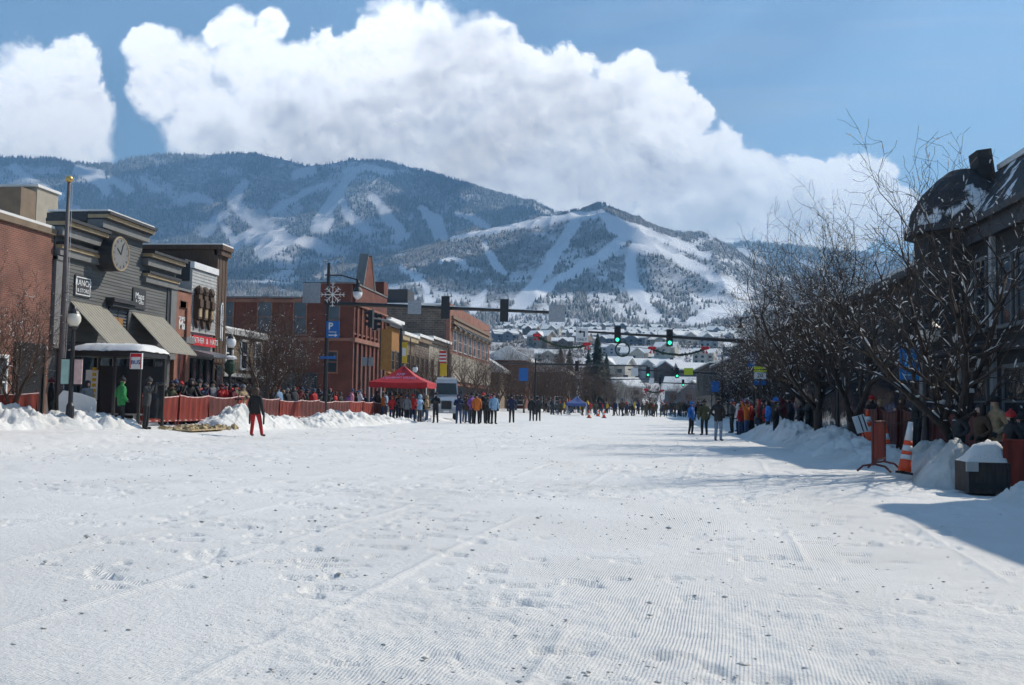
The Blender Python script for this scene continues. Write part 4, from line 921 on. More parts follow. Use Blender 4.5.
def tree_meshes(seed, bark, snowamt=.5, bits=.25, **k):
    tr, trr, segs = grow(seed, **k); g = random.Random(seed + 99)
    T = MB(); T.tube(tr, trr, 9); Bm = MB(); Sn = MB(); Bt = MB()
    for pts, rs, lv in segs:
        Bm.tube(pts, rs, {1: 7, 2: 5, 3: 4, 4: 3}.get(lv, 5))
        for k2 in range(len(pts) - 1):
            a, c_ = pts[k2], pts[k2 + 1]; d = c_ - a
            if lv <= 3 and g.random() < snowamt * (1.0, 1.0, .45, .08)[lv]:
                mid = a + d * g.uniform(.2, .8); r = max(rs[k2] * .9, .014); h = math.hypot(d.x, d.y)
                if h > .25 * d.length:
                    q0 = a + d * g.uniform(0, .3); q1 = a + d * g.uniform(.6, 1); up = Vector((0, 0, r * .75))
                    Sn.tube([q0 + up * .6, q0.lerp(q1, .33) + up * 1.1, q0.lerp(q1, .66) + up * 1.15, q1 + up * .6], [r * .3, r * .85, r * .8, r * .3], 5)
                else: Sn.blob(mid + Vector((0, 0, r)), (r * 1.4, r * 1.4, r * .9), 5, 3, .2)
            if lv >= 2 and g.random() < bits:
                r = g.uniform(.008, .019); q0 = a.lerp(c_, g.uniform(.1, .5)); Bt.tube([q0, q0.lerp(c_, .3) + Vector((0, 0, r)), q0.lerp(c_, .6)], [r * .4, r, r * .4], 4)
    return T.mesh("trunk", bark, True), Bm.mesh("branches", bark, True), Sn.mesh("branch_snow", M['snow'], True) if Sn.v else None, Bt.mesh("twig_snow", M['snow']) if Bt.v else None
def tree_thing(ms, label, loc, rz=0, sc=1.0, group=None, name="bare_tree"):
    t = empty(name, loc, label, "tree", group, rz); t.scale = (sc, sc, sc)
    for nm_, me in zip(("trunk", "branches", "branch_snow", "twig_snow"), ms):
        if me:
            o = _obj(nm_, me, None, t)
            if 'snow' in nm_: o['kind'] = 'stuff'
    return t
TA = tree_meshes(9, M['bark'], 1.3, .10, height=5.6, trunk=.4, r0=.17, dirs=[(-.5, -.05, 1), (-.2, .3, 1), (.42, .1, 1), (.05, -.25, 1)], dense=.95)
TB = tree_meshes(12, M['bark'], .7, .085, height=6.0, limbs=4, spread=1.05, trunk=.9, r0=.15)
TC = tree_meshes(23, M['bark'], .6, .09, height=6.0, limbs=5, spread=.95, trunk=1.2, r0=.14)
TD = tree_meshes(31, M['barkb'], .1, .035, height=5.0, limbs=5, spread=1.1, trunk=.7, r0=.10, dense=1.05)
TE = tree_meshes(44, M['barkb'], .1, .0, height=7.0, limbs=5, spread=.9, trunk=1.1, r0=.13, dense=.95)
rg = "bare street trees with snow along the right pavement"
tree_thing(TA, "largest bare tree forking low beside the blue banner, snow along its limbs", gnd(956, 470, 0.1), 0, .97, rg)
RT = [(853, 31, TB, 1.0, 1.9, "wide bare tree rising behind the leaning white board"), (818, 36.5, TC, 1.0, 3.0, "bare tree leaning over the snow bank left of the white board tree"), (812, 44, TB, 1.02, .4, "bare tree above the spectators in dark coats"),
 (790, 50, TC, 1.0, 1.2, "bare tree just right of the yellow topped street sign"), (775, 58, TB, .95, 2.2, "bare tree right behind the yellow topped street sign"), (766, 66, TC, 1.0, .9, "bare tree behind the blue parking sign on the right"), (752, 76, TB, .95, 5.0, "bare tree around the right mast arm pole"), (745, 90, TC, .9, 2.6, "smaller bare tree left of the right mast arm pole"), (733, 105, TB, .85, 3.3, "distant bare tree near the far blue pole sign"), (722, 125, TC, .8, 1.0, "farthest bare tree at the left end of the right hand row")]
for (u, Y, ms, sc, a, lab) in RT:
    p_ = atY(u, 400, Y); tree_thing(ms, lab, (p_.x, Y, gz(p_.x)), a, sc * 1.06, rg)
lg = "bare trees along the left pavement"
LT = [(12, 30.6, TD, .86, .5, "small bare tree in front of the orange brick wall"), (268, 52, TD, 1.12, 1.0, "round topped bare tree with tiny lights in front of the red brick building"), (252, 57, TD, 1.0, 3.0, "bare tree between the globe lamp and the red brick building"), (292, 60, TD, 1.05, 2.0, "bare tree just left of the tall pole with the blue parking sign"),
 (425, 96, TE, .85, .4, "reddish bare tree behind the silver truck"), (442, 104, TE, .9, 1.4, "bare tree right of the striped flag"), (470, 112, TE, .95, 2.4, "bare tree below the stone building windows"), (484, 125, TE, .95, 3.1, "bare tree at the end of the stone building"), (408, 88, TE, .7, 5.2, "small bare tree behind the red canopy")]
for (u, Y, ms, sc, a, lab) in LT:
    p_ = atY(u, 400, Y); tree_thing(ms, lab, (p_.x, Y, gz(p_.x)), a, sc, lg)
fg = "brown bare trees massed at the far left of the street"
k = 0
for (u, Y, sc) in ((498, 128, .9), (508, 136, 1.0), (516, 148, 1.05), (524, 133, .9), (538, 150, 1.1), (549, 140, 1.05), (560, 152, 1.1), (571, 145, 1.0), (583, 156, 1.05), (594, 150, .9), (545, 165, 1.2), (606, 190, 1.0), (530, 160, 1.2), (565, 170, 1.25)):
    p_ = atY(u, 400, Y); tree_thing(TE, "brown leafless tree in the far thicket left of the street end", (p_.x, Y, 0), k * 1.3, sc, fg); k += 1
hg = "leafless trees rising behind the far crowd"
for k, (u, Y, sc) in enumerate([(612, 230, .9), (622, 260, .9), (641, 270, .8), (663, 285, .9), (671, 225, .85), (652, 240, .9), (634, 215, .8), (684, 260, 1.0), (678, 330, 1.1), (648, 300, 1.0), (692, 210, .8), (703, 235, 1.0), (712, 200, .9), (617, 340, 1.2), (698, 300, 1.1)]):
    p_ = atY(u, 400, Y); tree_thing(TE, "leafless tree behind the far crowd at the end of the street", (p_.x, Y, max(-.3, hz(math.atan2(p_.x, Y), math.hypot(p_.x, Y))) if math.hypot(p_.x, Y) > 300 else -.2), k * 1.7, sc, hg)
# conifers at the end of the street
def conifer(seed, h, r):
    g = random.Random(seed); C_ = MB(); T = MB(); T.cyl((0, 0, -.3), (0, 0, h * .95), r * .10, .02, 7)
    n = int(h * 3.4)
    for i in range(n):
        z = h * (.10 + .9 * i / n); rr_ = r * (1 - i / n) ** .85 * g.uniform(.75, 1.12) + .12; m_ = 9
        for j in range(m_):
            a = 2 * math.pi * (j + g.random()) / m_; L0 = rr_ * g.uniform(.65, 1.1); w = .22 * L0 + .12
            dx, dy = math.cos(a), math.sin(a); tip = (dx * L0, dy * L0, z - .28 * L0 * g.uniform(.6, 1.3)); s1 = (-dy * w, dx * w)
            mid = (dx * L0 * .55, dy * L0 * .55, z - .05 * L0)
            C_.add([(0, 0, z + .15), (mid[0] + s1[0], mid[1] + s1[1], mid[2] - .1), tip, (mid[0] - s1[0], mid[1] - s1[1], mid[2] - .1), (mid[0], mid[1], mid[2] + .12)], [(0, 1, 4), (1, 2, 4), (2, 3, 4), (3, 0, 4)])
    return T.mesh("trunk", M['bark']), C_.mesh("crown", M['needle'])
CA, CB = conifer(1, 17, 4.2), conifer(2, 14, 3.6)
def conif(ms, u, Y, z, sc, lab, grp="conifers at the end of the street"):
    p_ = atY(u, 400, Y); t = empty("spruce_tree", (p_.x, Y, z), lab, "conifer", grp, random.uniform(0, 6)); t.scale = (sc, sc, sc)
    for nm_, me in zip(("trunk", "crown"), ms): _obj(nm_, me, None, t)
conif(CA, 597, 232, -.3, 1.08, "tallest dark spruce at the end of the street"); conif(CB, 588, 240, -.3, 1.05, "dark spruce just left of the tallest spruce"); conif(CB, 560, 205, -.2, .95, "dark spruce behind the brown thicket"); conif(CA, 606, 250, -.3, .85, "dark spruce just right of the tallest spruce"); conif(CB, 569, 225, -.2, 1.0, "dark spruce behind the far blue canopy")
# ---------------------------------------------------------------- houses on the hillside
hcols = [("blue grey", (0.13, 0.16, 0.20)), ("tan", (0.26, 0.21, 0.16)), ("brown", (0.12, 0.085, 0.07)), ("pale grey", (0.34, 0.35, 0.36)), ("dark grey", (0.08, 0.085, 0.095)), ("cream", (0.42, 0.39, 0.33))]
hm = {n_: mat("house_" + n_.replace(' ', '_'), c_, .85, .15, .5) for n_, c_ in hcols}
def house_meshes(seed):
    g = random.Random(seed); w, dp, h = g.uniform(11, 17), g.uniform(9, 12), g.uniform(4.5, 7); rh = g.uniform(2.2, 3.6)
    wl = MB(); wl.box(-w / 2, w / 2, -dp / 2, dp / 2, -4, h)
    gx = g.uniform(-w * .25, w * .25); gw = w * .22
    wl.prism([(-dp / 2 + .02, h), (dp / 2 - .02, h), (0, h + rh)], 'X', -w / 2 + .1, w / 2 - .1)
    wl.box(gx - gw, gx + gw, -dp / 2 - 2, -dp / 2, -4, h - .2); wl.prism([(gx - gw, h - .2), (gx + gw, h - .2), (gx, h + rh * .7)], 'Y', -dp / 2 - 2, -dp / 2 + 1)
    rf = MB(); e = .8; th = .45
    for sgn in (-1, 1):
        rf.prism([(sgn * (dp / 2 + e), h - .35), (0, h + rh), (0, h + rh + th), (sgn * (dp / 2 + e), h - .35 + th)], 'X', -w / 2 - e, w / 2 + e)
        rf.prism([(gx + sgn * (gw + e), h - .7), (gx, h + rh * .7), (gx, h + rh * .7 + th), (gx + sgn * (gw + e), h - .7 + th)], 'Y', -dp / 2 - 2 - e, -1)
    ch = MB(); ch.box(w * .22, w * .22 + 1.1, .8, 1.9, h, h + rh + 1.2)
    ws = []
    for k in range(2):
        for q in range(3):
            x = -w / 2 + w * (q + .5) / 3; yf = -dp / 2 - (2.0 if abs(x - gx) < gw - .4 else 0)
            if abs(abs(x - gx) - gw) < .9: continue
            z = .8 + k * (h - 1) / 2
            m_ = MB(); m_.box(x - .8, x + .8, yf - .06, yf + .05, z, z + 1.3); ws.append(m_.mesh("window", M['glass']))
    return wl, rf, ch, ws
HS = [(lambda q: (q[0], q[1].mesh("roof", M['snow']), q[2].mesh("chimney", M['darktrim']), q[3]))(house_meshes(s)) for s in range(6)]
HW = {}
def house(i, cn, loc, rz, lab, sc=1.0):
    wl, rf, ch, ws = HS[i]; key = (i, cn)
    if key not in HW: HW[key] = wl.mesh("wall", hm[cn])
    t = empty("house", loc, lab, "house", "houses on the snowy hillside", rz); t.scale = (sc,) * 3
    _obj("wall", HW[key], None, t); r_ = _obj("roof", rf, None, t); _obj("chimney", ch, None, r_)
    for w_ in ws: _obj("window", w_, None, t)
ORD = ["first", "second", "third", "fourth", "fifth", "sixth", "seventh", "eighth", "ninth", "tenth", "eleventh", "twelfth", "thirteenth", "fourteenth", "fifteenth", "sixteenth", "seventeenth", "eighteenth", "nineteenth", "twentieth"]
rows = [("top", 1560, [503, 518, 536, 553, 571, 590, 606, 622, 640, 657, 674, 692, 709, 726, 743, 760]),
        ("second", 1370, [499, 512, 527, 546, 560, 580, 598, 615, 631, 648, 666, 683, 701, 717, 734, 751]),
        ("fourth", 1040, [503, 527, 549, 573, 600, 624, 645, 668, 690, 711, 735, 753]), ("sixth", 760, [505, 538, 560, 583, 605, 634, 660, 686, 712, 742]),
        ("upper", 1180, [497, 521, 543, 561, 588, 612, 636, 655, 679, 700, 722, 748]),
        ("middle", 890, [510, 535, 566, 592, 621, 650, 672, 699, 728, 757]),
        ("lower", 640, [500, 545, 610, 634, 668, 705, 740]),
        ("bottom", 430, [612, 640, 668, 700, 735]), ("street end", 300, [618, 690, 722])]
gg = random.Random(8)
for rn, dd_, us in rows:
    for k, u in enumerate(us):
        d = dd_ * gg.uniform(.93, 1.06); p_ = on_hill(u + gg.uniform(-4, 4), d); cn = gg.choice(hcols)[0]
        house(gg.randrange(6), cn, p_, gg.uniform(-.5, .5), "%s house with snowy roof, %s from the left in the %s hillside row" % (cn, ORD[k], rn), gg.uniform(.9, 1.25) * (1.15 if dd_ > 1000 else 1.0))
# large lodge style block with long white roof near the bend
p_ = on_hill(625, 520); t = empty("long_building", p_, "long low building with a broad white roof above the street end", "building", None, .15)
b = MB(); b.box(-16, 16, -7, 7, -4, 4); _obj("wall", b, hm["blue grey"], t); b = MB(); b.prism([(-8, 4), (8, 4), (8, 4.5), (0, 7), (-8, 4.5)], 'X', -17, 17); _obj("roof", b, M['snow'], t)
for k in range(5): b = MB(); b.box(-13 + 6 * k, -10.5 + 6 * k, -7.08, -6.95, .5, 2.5); _obj("window", b, M['glass'], t)
# scrub and young trees between the houses
def scrubmesh(n, seed):
    g = np.random.default_rng(seed); a = g.uniform(R(-14), R(14), n); d = (g.uniform(290 ** 1.3, 1900 ** 1.3, n)) ** (1 / 1.3); x = d * np.sin(a); y = d * np.cos(a); z = height(a, d)
    keep = g.uniform(0, 1, n) < .15 + .85 * sst(.42, .6, fbm(x / 60, y / 60, 4, 91)); x, y, z = x[keep], y[keep], z[keep]; k = len(x)
    h = g.uniform(1.2, 4.6, k) * (0.55 + 0.45 * sst(400, 900, np.hypot(x, y))) ; V = []; 
    for j in range(5):
        th = g.uniform(0, 6.28, k); r = h * g.uniform(.15, .4, k); w = h * g.uniform(.10, .2, k); zz = h * g.uniform(.3, 1.0, k)
        cx, cy = x + r * np.cos(th), y + r * np.sin(th)
        V.append(np.stack([np.stack([cx - w, cy, z + zz * .5], -1), np.stack([cx + w, cy + w * .6, z + zz * .45], -1), np.stack([cx, cy - w, z + zz * .55], -1), np.stack([cx + w * .3, cy, z + zz + .3 * h], -1)], 1))
        V.append(np.stack([np.stack([x - .12, y, z - .5], -1), np.stack([x + .12, y, z - .5], -1), np.stack([x, y + .12, z - .5], -1), np.stack([cx, cy, z + zz * .8], -1)], 1))
    V = np.stack(V, 1); Fc = np.array([(0, 1, 3), (1, 2, 3), (2, 0, 3), (0, 2, 1)]); nb = V.shape[0] * V.shape[1]
    Fc = (np.arange(nb)[:, None, None] * 4 + Fc[None]).reshape(-1, 3)
    return npmesh("scrub", V.reshape(-1, 3), Fc, fc, False)
tag(_obj("scrub", scrubmesh(26000, 17), None), "leafless scrub between the hillside houses", "scrub", None, 'stuff')
conif(CB, 555, 760, hz(colaz(555), 760), .9, "lone dark spruce among the middle row of houses", "conifers among the houses"); conif(CA, 620, 1450, hz(colaz(620), 1450), 1.1, "dark spruce beside the top row of houses", "conifers among the houses"); conif(CB, 574, 1500, hz(colaz(574), 1500), 1.3, "dark spruce in the top row of houses, left of the street axis", "conifers among the houses")
# ---------------------------------------------------------------- street furniture
def P3(u, v, Y): return atY(u, v, Y)
def lamp_post(u, Y, vtop, label, globe='globe', banner=None, basket=False):
    g0 = P3(u, 400, Y); z0 = gz(g0.x); zt = P3(u, vtop, Y).z; H = zt - z0
    t = empty("street_lamp", (g0.x, Y, z0), label, "street lamp", "globe street lamps")
    b = MB(); b.lathe((0, 0, 0), [(.2, 0), (.2, .25), (.14, .35), (.12, .75), (.075, .85), (.06, H - .95), (.05, H - .78), (.12, H - .74), (.15, H - .68)], 12); _obj("post", b, M['black'], t)
    b = MB(); b.lathe((0, 0, 0), [(.12, H - .68), (.21, H - .5), (.22, H - .38), (.17, H - .24), (.1, H - .2)], 14); _obj("globe", b, M[globe], t, True)
    b = MB(); b.lathe((0, 0, 0), [(.19, H - .26), (.15, H - .18), (.06, H - .08), (.02, H)], 10); _obj("finial", b, M['black'], t)
    if basket: b = MB(); b.lathe((.0, 0, 0), [(.05, H - 1.9), (.22, H - 1.75), (.26, H - 1.4), (.12, H - 1.15)], 10); _obj("hanging_basket", b, M['garland'], t); b = MB(); b.blob((0.02, 0, H - 1.12), (.26, .26, .12), 10, 5, .15); _obj("snow_cap", b, M['snow'], t)
    if banner:
        for s, m_ in zip((-1, 1), banner): b = MB(); b.box(.09 * s if s > 0 else -.36, .36 if s > 0 else -.09, -.015, .015, H - 2.55, H - 1.75); _obj("banner", b, M[m_], t); 
        b = MB(); b.box(-.36, .36, -.02, .02, H - 1.74, H - 1.71); b.box(-.36, .36, -.02, .02, H - 2.6, H - 2.57); _obj("banner_arm", b, M['black'], t)
    return t
M['turq'] = mat("pale_turquoise_cloth", (0.35, 0.55, 0.50), .7, .1, 4); M['pinkish'] = mat("pale_red_cloth", (0.6, 0.42, 0.40), .7, .15, 6)
lamp_post(70.5, 30.8, 306, "black street lamp with tan globe and two small banners beside the flagpole", 'globe', ('turq', 'pinkish'))
lamp_post(229, 43.2, 333, "black street lamp with white globe and snowy hanging basket above the snow fence", 'white', None, True)
lamp_post(414.5, 79, 364, "street lamp with small bright globe behind the red canopy", 'white')
# flagpole
g0 = P3(59.5, 400, 32.6); z0 = gz(g0.x); zt = P3(65.5, 182, 32.6).z
t = empty("flagpole", (g0.x, 32.6, z0), "tall weathered flagpole with a gold ball on top", "flagpole")
b = MB(); b.tube([(0, 0, -.1), (0, 0, 2), (0, 0, (zt - z0) * .62), (0, 0, zt - z0)], [.105, .10, .085, .055], 12); _obj("pole", b, M['pole'], t, True)
b = MB(); b.blob((0, 0, zt - z0 + .1), .13, 12, 8); _obj("gold_ball", b, mat("brass", (.62, .42, .14), .35, .1, 5, metal=.6), t, True)
b = MB(); b.cyl((0, 0, 0), (0, 0, .25), .19, .16, 12); _obj("collar", b, M['black'], t); b = MB(); b.tube([(.13, 0, 1.3), (.15, .02, 3), (.13, 0, zt - z0 - .1)], .008, 4); _obj("halyard", b, M['white'], t)
# bus shelter
a_, b_ = P3(68, 400, 33.6), P3(140, 400, 33.6); x0, x1 = a_.x, b_.x; yb_ = 35.6; zr = P3(105, 350, 33.6).z; z0 = .22
t = empty("bus_shelter", ((x0 + x1) / 2, 33.6, z0), "black metal bus shelter with thick snow on its flat roof", "bus shelter"); base = shifted(t)
b = MB(); b.box(x0, x1, 33.6, yb_, zr - .22, zr - .02); obj("roof", b, 'black')
b = MB(); nx, ny = 26, 14; V = []
for j in range(ny):
    for i in range(nx):
        q, r_ = i / (nx - 1), j / (ny - 1); ed = min(1, 6 * min(q, 1 - q)) * min(1, 5 * min(r_, 1 - r_)); V.append((x0 - .06 + (x1 - x0 + .12) * q, 33.54 + (yb_ - 33.48) * r_, zr - .03 + (.07 + .22 * ed ** .5) * (1 if ed > 0 else .1) + random.uniform(-.02, .02)))
b.add(V, [tuple(int(x) for x in f) for f in gridfaces(ny, nx)]); obj("roof_snow", b, 'snow', None, True)
for q in (x0 + .08, x0 + (x1 - x0) * .62, x1 - .08):
    for yy_ in (33.68, yb_ - .08): b = MB(); b.box(q - .045, q + .045, yy_ - .045, yy_ + .045, z0, zr - .22); obj("leg", b, 'black')
b = MB(); b.box(x0 + .1, x1 - .1, yb_ - .1, yb_ - .06, z0 + .3, zr - .5); obj("back_panel", b, 'glass')
b = MB(); q0, q1 = P3(87, 400, yb_).x, P3(99, 400, yb_).x; b.box(q0, q1, yb_ - .16, yb_ - .12, P3(90, 400, yb_).z, P3(90, 370, yb_).z); po = obj("timetable_board", b, 'white')
b = MB()
for k in range(6): b.box(q0 + (q1 - q0) * .55, q1 - .06, yb_ - .17, yb_ - .162, P3(90, 400, yb_).z + .1 + .2 * k, P3(90, 400, yb_).z + .22 + .2 * k)
obj("timetable_rows", b, 'yellow', po)
b = MB(); b.box(x0 + .6, x1 - .6, yb_ - .75, yb_ - .3, z0 + .42, z0 + .48); b.box(x0 + .8, x0 + .9, yb_ - .7, yb_ - .35, z0, z0 + .42); b.box(x1 - .9, x1 - .8, yb_ - .7, yb_ - .35, z0, z0 + .42); obj("bench", b, 'metal')
b = MB(); q0, q1 = P3(129, 400, 33.55).x, P3(141, 400, 33.55).x; zq1, zq0 = P3(135, 353, 33.5).z, P3(135, 369, 33.5).z; b.box(q0, q1, 33.5, 33.58, zq0, zq1); sg = obj("stop_sign_board", b, 'white')
b = MB(); b.box(q0 + .02, q1 - .02, 33.49, 33.5, zq1 - .14, zq1 - .02); b.box(q0 + .02, q0 + .05, 33.49, 33.5, zq0 + .02, zq1 - .14); b.box(q1 - .05, q1 - .02, 33.49, 33.5, zq0 + .02, zq1 - .14); obj("sign_border", b, 'red', sg)
text_on("BUS", .2, M['bluetent'], Vector(((q0 + q1) / 2, 33.488, (zq0 + zq1) / 2 - .05)) - base, 'Y-', sg); unshift()
# white wrapped block at the flagpole
p_ = P3(78, 400, 32.4); b = MB(); b.prism([(-.5, 0), (.5, 0), (.54, .75), (.46, .86), (.1, .98), (-.42, 1.06), (-.54, .9)], 'Y', -.45, .5)
t = _obj("wrapped_crate", b, M['white']); t.scale = (1.1, 1.1, 1.2); t.location = (p_.x, 32.4, .22); t.rotation_euler = (0, 0, .5); tag(t, "white wrapped crate standing between the flagpole and bus shelter", "crate")
# snow fences
def fence_panel(p0, p1, h, label, m, grp, top=True, z=None):
    p0 = Vector(p0); p1 = Vector(p1); d = p1 - p0; ln = d.length; rz = math.atan2(d.y, d.x); mid = (p0 + p1) / 2; z = gz(mid.x) + .08 if z is None else z
    t = empty("snow_fence", (mid.x, mid.y, z), label, "fence", grp, rz + random.uniform(-.03, .03)); t.rotation_euler.x = random.uniform(-.06, .06); n = 26; h *= random.uniform(.95, 1.04); sag = random.uniform(.02, .09)
    V = []; Fs = []
    for s in (0, 1):
        for i in range(n + 1):
            x = -ln / 2 + ln * i / n; w = .03 * math.sin(i * 1.3) + random.uniform(-.02, .02)
            for k in range(5): V.append((x, w * (1 - abs(k - 2) / 3) + s * .012, .06 + (h - .06 - sag * (1 - (2 * x / ln) ** 2)) * k / 4 + (random.uniform(-.02, .02) if 0 < k < 4 else 0)))
    for s in (0, 1):
        o_ = s * (n + 1) * 5
        for i in range(n):
            for k in range(4): q = o_ + i * 5 + k; Fs.append((q, q + 5, q + 6, q + 1) if not s else (q, q + 1, q + 6, q + 5))
    b = MB(); b.add(V, Fs); _obj("mesh_sheet", b.mesh("mesh_sheet", M[m], True), None, t)
    for q in (-ln / 2 + .05, ln / 2 - .05): b = MB(); b.cyl((q, .05, -.1), (q, .05, h + .1), .03, n=8); _obj("post", b, M[m if m == 'fence' else 'dkfence'], t)
    b = MB(); b.tube([(-ln / 2, .02, h), (-ln / 4, .02, h - sag * .75), (0, .02, h - sag), (ln / 4, .02, h - sag * .75), (ln / 2, .02, h)], .028, 6); _obj("top_rail", b, M['pinkish'] if top else M[m], t)
    b = MB(); b.cyl((-ln / 2, .02, .1), (ln / 2, .02, .1), .022, n=6); _obj("bottom_rail", b, M['pinkish'] if top else M[m], t)
FL = []
line = [(-17.55, 35.0), (-17.3, 38.6), (-16.9, 43.4), (-16.9, 48.0), (-16.4, 54.0), (-16.2, 60.0), (-15.9, 66.0)]
LP_ = np.array(line); Sg = np.concatenate([[0], np.cumsum(np.hypot(*np.diff(LP_, axis=0).T))])
def fl(s): return (float(np.interp(s, Sg, LP_[:, 0])), float(np.interp(s, Sg, LP_[:, 1])), 0)
FN = 12; st = Sg[-1] / FN
for k in range(FN):
    lab = "orange plastic fence panel on the left kerb, %s from the bus shelter" % ORD[k]
    fence_panel(fl(k * st), fl((k + 1) * st - .08), 1.05 if k < 5 else .95, lab, 'fence' if k in (0, 1, 3, 5, 9, 10) else 'dkfence', "orange snow fence panels along the left kerb")
fence_panel((-20.6, 29.4, 0), (-19.3, 31.3, 0), 1.05, "orange plastic fence panel in front of the brick doorway", 'fence', "orange snow fence panels along the left kerb")
fence_panel((-21.6, 27.0, 0), (-20.65, 29.3, 0), 1.05, "orange plastic fence panel cut by the left edge", 'fence', "orange snow fence panels along the left kerb")
# right barriers
rp = "dark red barrier panels along the right kerb"
a_ = gnd(1003, 492, .05)
fence_panel((a_.x, a_.y, 0), (a_.x + 2.2, a_.y + .15, 0), .80, "faded red barrier panel at the right edge of the street", 'fence', rp, False, .05)
for k in range(7):
    p0 = Vector((8.3, 22.4 + 2.3 * k, 0)); fence_panel(p0, p0 + Vector((0.03, 2.22, 0)), 1.1, "dark red barrier panel on the right, %s counted from the stone planter" % ORD[k], 'dkfence', rp, False, .2)
# flags, banner and signs with poles
def pole(u, Y, vt, r=.07, name="pole", label="", cat="pole", m='black'):
    g0 = P3(u, 400, Y); z0 = gz(g0.x); H = P3(u, vt, Y).z - z0
    t = empty(name, (g0.x, Y, z0), label, cat); b = MB(); b.cyl((0, 0, -.1), (0, 0, H), r * 1.15, r * .8, 10); _obj("post", b, M[m], t)
    b = MB(); b.lathe((0, 0, 0), [(r * 2.2, 0), (r * 2.2, .12), (r * 1.3, .3)], 10); _obj("base_plate", b, M[m], t); return t, z0, H
def plate(t, name, u0, v0, u1, v1, Y, m, dy=-.1, th=.03):
    """flat panel on thing t spanning the given corners at depth Y"""
    o = Vector(t.location); a = P3(u0, v0, Y + dy) - o; c_ = P3(u1, v1, Y + dy) - o
    b = MB(); b.box(a.x, c_.x, dy - th / 2, dy + th / 2, c_.z, a.z); return _obj(name, b, M[m], t), a, c_
def face_text(par, txt, size, x, y, z, m='white', bold=0, sx=1): return text_on(txt, size, M[m], Vector((x, y, z)), 'Y-', par, 'lettering', bold, sx)
def signal(t, c, facing='Y-', lit=False, n=3):
    """three-lens traffic light hung at c (local coordinates of t); facing is the way the lenses look"""
    rz = {'Y-': 0, 'Y+': math.pi, 'X+': R(90), 'X-': R(-90)}[facing]
    h = _obj("signal_head", MB().box(-.17, .17, -.14, .12, -.56, .56), M['black'], t); h.location = c; h.rotation_euler = (0, 0, rz)
    b = MB(); b.box(-.23, .23, .121, .14, -.62, .62); _obj("backplate", b, M['black'], h)
    for k, z in enumerate((.36, 0, -.36)):
        b = MB(); b.cyl((0, -.145, z), (0, -.165, z), .13, n=16); _obj("lens", b, M['green_on'] if (lit and k == 2) else M['lens'], h)
        b = MB(); pts = [(.155 * math.cos(a), .155 * math.sin(a)) for a in np.linspace(-.35, math.pi + .35, 12)]
        vs = [(x, yv, z + q) for yv in (-.14, -.36) for x, q in pts]; n_ = len(pts); b.add(vs, [(i, i + 1, n_ + i + 1, n_ + i) for i in range(n_ - 1)]); _obj("visor", b, M['black'], h)
    return h
# 1 left mast: tall pole with lamp, snowflake, P sign and the arm over the street
YM = 54.0; t, z0, H = pole(325, YM, 263, .11, "traffic_signal_mast", "tall black pole with snowflake, blue parking sign and a long signal arm over the street", "traffic light")
o = Vector(t.location)
A0, A1 = P3(325, 303, YM) - o, P3(566, 313, YM) - o; b = MB(); b.cyl(A0, A1, .13, .075, 10); arm = _obj("mast_arm", b, M['black'], t)
b = MB(); n_ = 14
b.tube([A0.lerp(A1, k / n_) + Vector((0, 0, .10 - .04 * k / n_)) for k in range(4, n_)], [.03] + [.05] * 8 + [.02], 6); _obj("arm_snow", b, M['snow'], arm, True)
for u, v, fc_ in ((446.5, 308, 'Y+'), (505, 311, 'Y+')):
    p_ = P3(u, v, YM) - o; signal(t, (p_.x, -.22, p_.z), fc_)
plate(t, "back_of_sign", 549, 305, 565, 322, YM, 'metal', -.12); plate(t, "street_name_plate", 408, 300, 421, 314, YM, 'metal', -.12)
L0, L1 = P3(325, 275, YM) - o, P3(358, 280, YM) - o; b = MB(); b.tube([L0, L0.lerp(L1, .5) + Vector((0, 0, .12)), L1], .04, 7); la = _obj("lamp_arm", b, M['black'], t)
b = MB(); b.lathe((L1.x, 0, L1.z - .95), [(.05, .95), (.12, .8), (.12, .55), (.27, .35), (.3, .28)], 12); _obj("lamp_hood", b, M['black'], la); b = MB(); b.lathe((L1.x, 0, L1.z - .95), [(.28, .28), (.24, .05), (.12, -.1), (.02, -.14)], 12); _obj("lamp_globe", b, M['white'], la, True)
b = MB(); sc_ = P3(332, 295, YM) - o; b.v = []
sf = MB()
for k in range(8):
    a = k * math.pi / 4; d_ = Vector((math.cos(a), 0, math.sin(a))); rr_ = .66 if k % 2 == 0 else .5; c0 = Vector((sc_.x + .1, -.2, sc_.z)); sf.cyl(c0, c0 + d_ * rr_, .018, n=4)
    for q in (.55, .85):
        for s in (-1, 1): e_ = Vector((math.cos(a + s * .9), 0, math.sin(a + s * .9))); sf.cyl(c0 + d_ * rr_ * q, c0 + d_ * rr_ * q + e_ * .16, .014, n=4)
    for q in np.linspace(.15, 1, 5): sf.blob(c0 + d_ * rr_ * q, .028, 5, 3)
sf.cyl((0, 0, sc_.z), (sc_.x + .1, -.2, sc_.z), .02, n=5); _obj("snowflake_ornament", sf, M['white'], t)
pn, a, c_ = plate(t, "pole_banner", 303, 283, 320, 303, YM, 'metal', 0.0); b = MB(); b.cyl((0, 0, a.z + .03), (a.x, 0, a.z + .03), .02, n=5); _obj("banner_rod", b, M['black'], pn)
pn, a, c_ = plate(t, "parking_sign", 326.5, 321, 339, 338, YM, 'blue', -.16); w_ = c_.x - a.x; cx_ = (a.x + c_.x) / 2
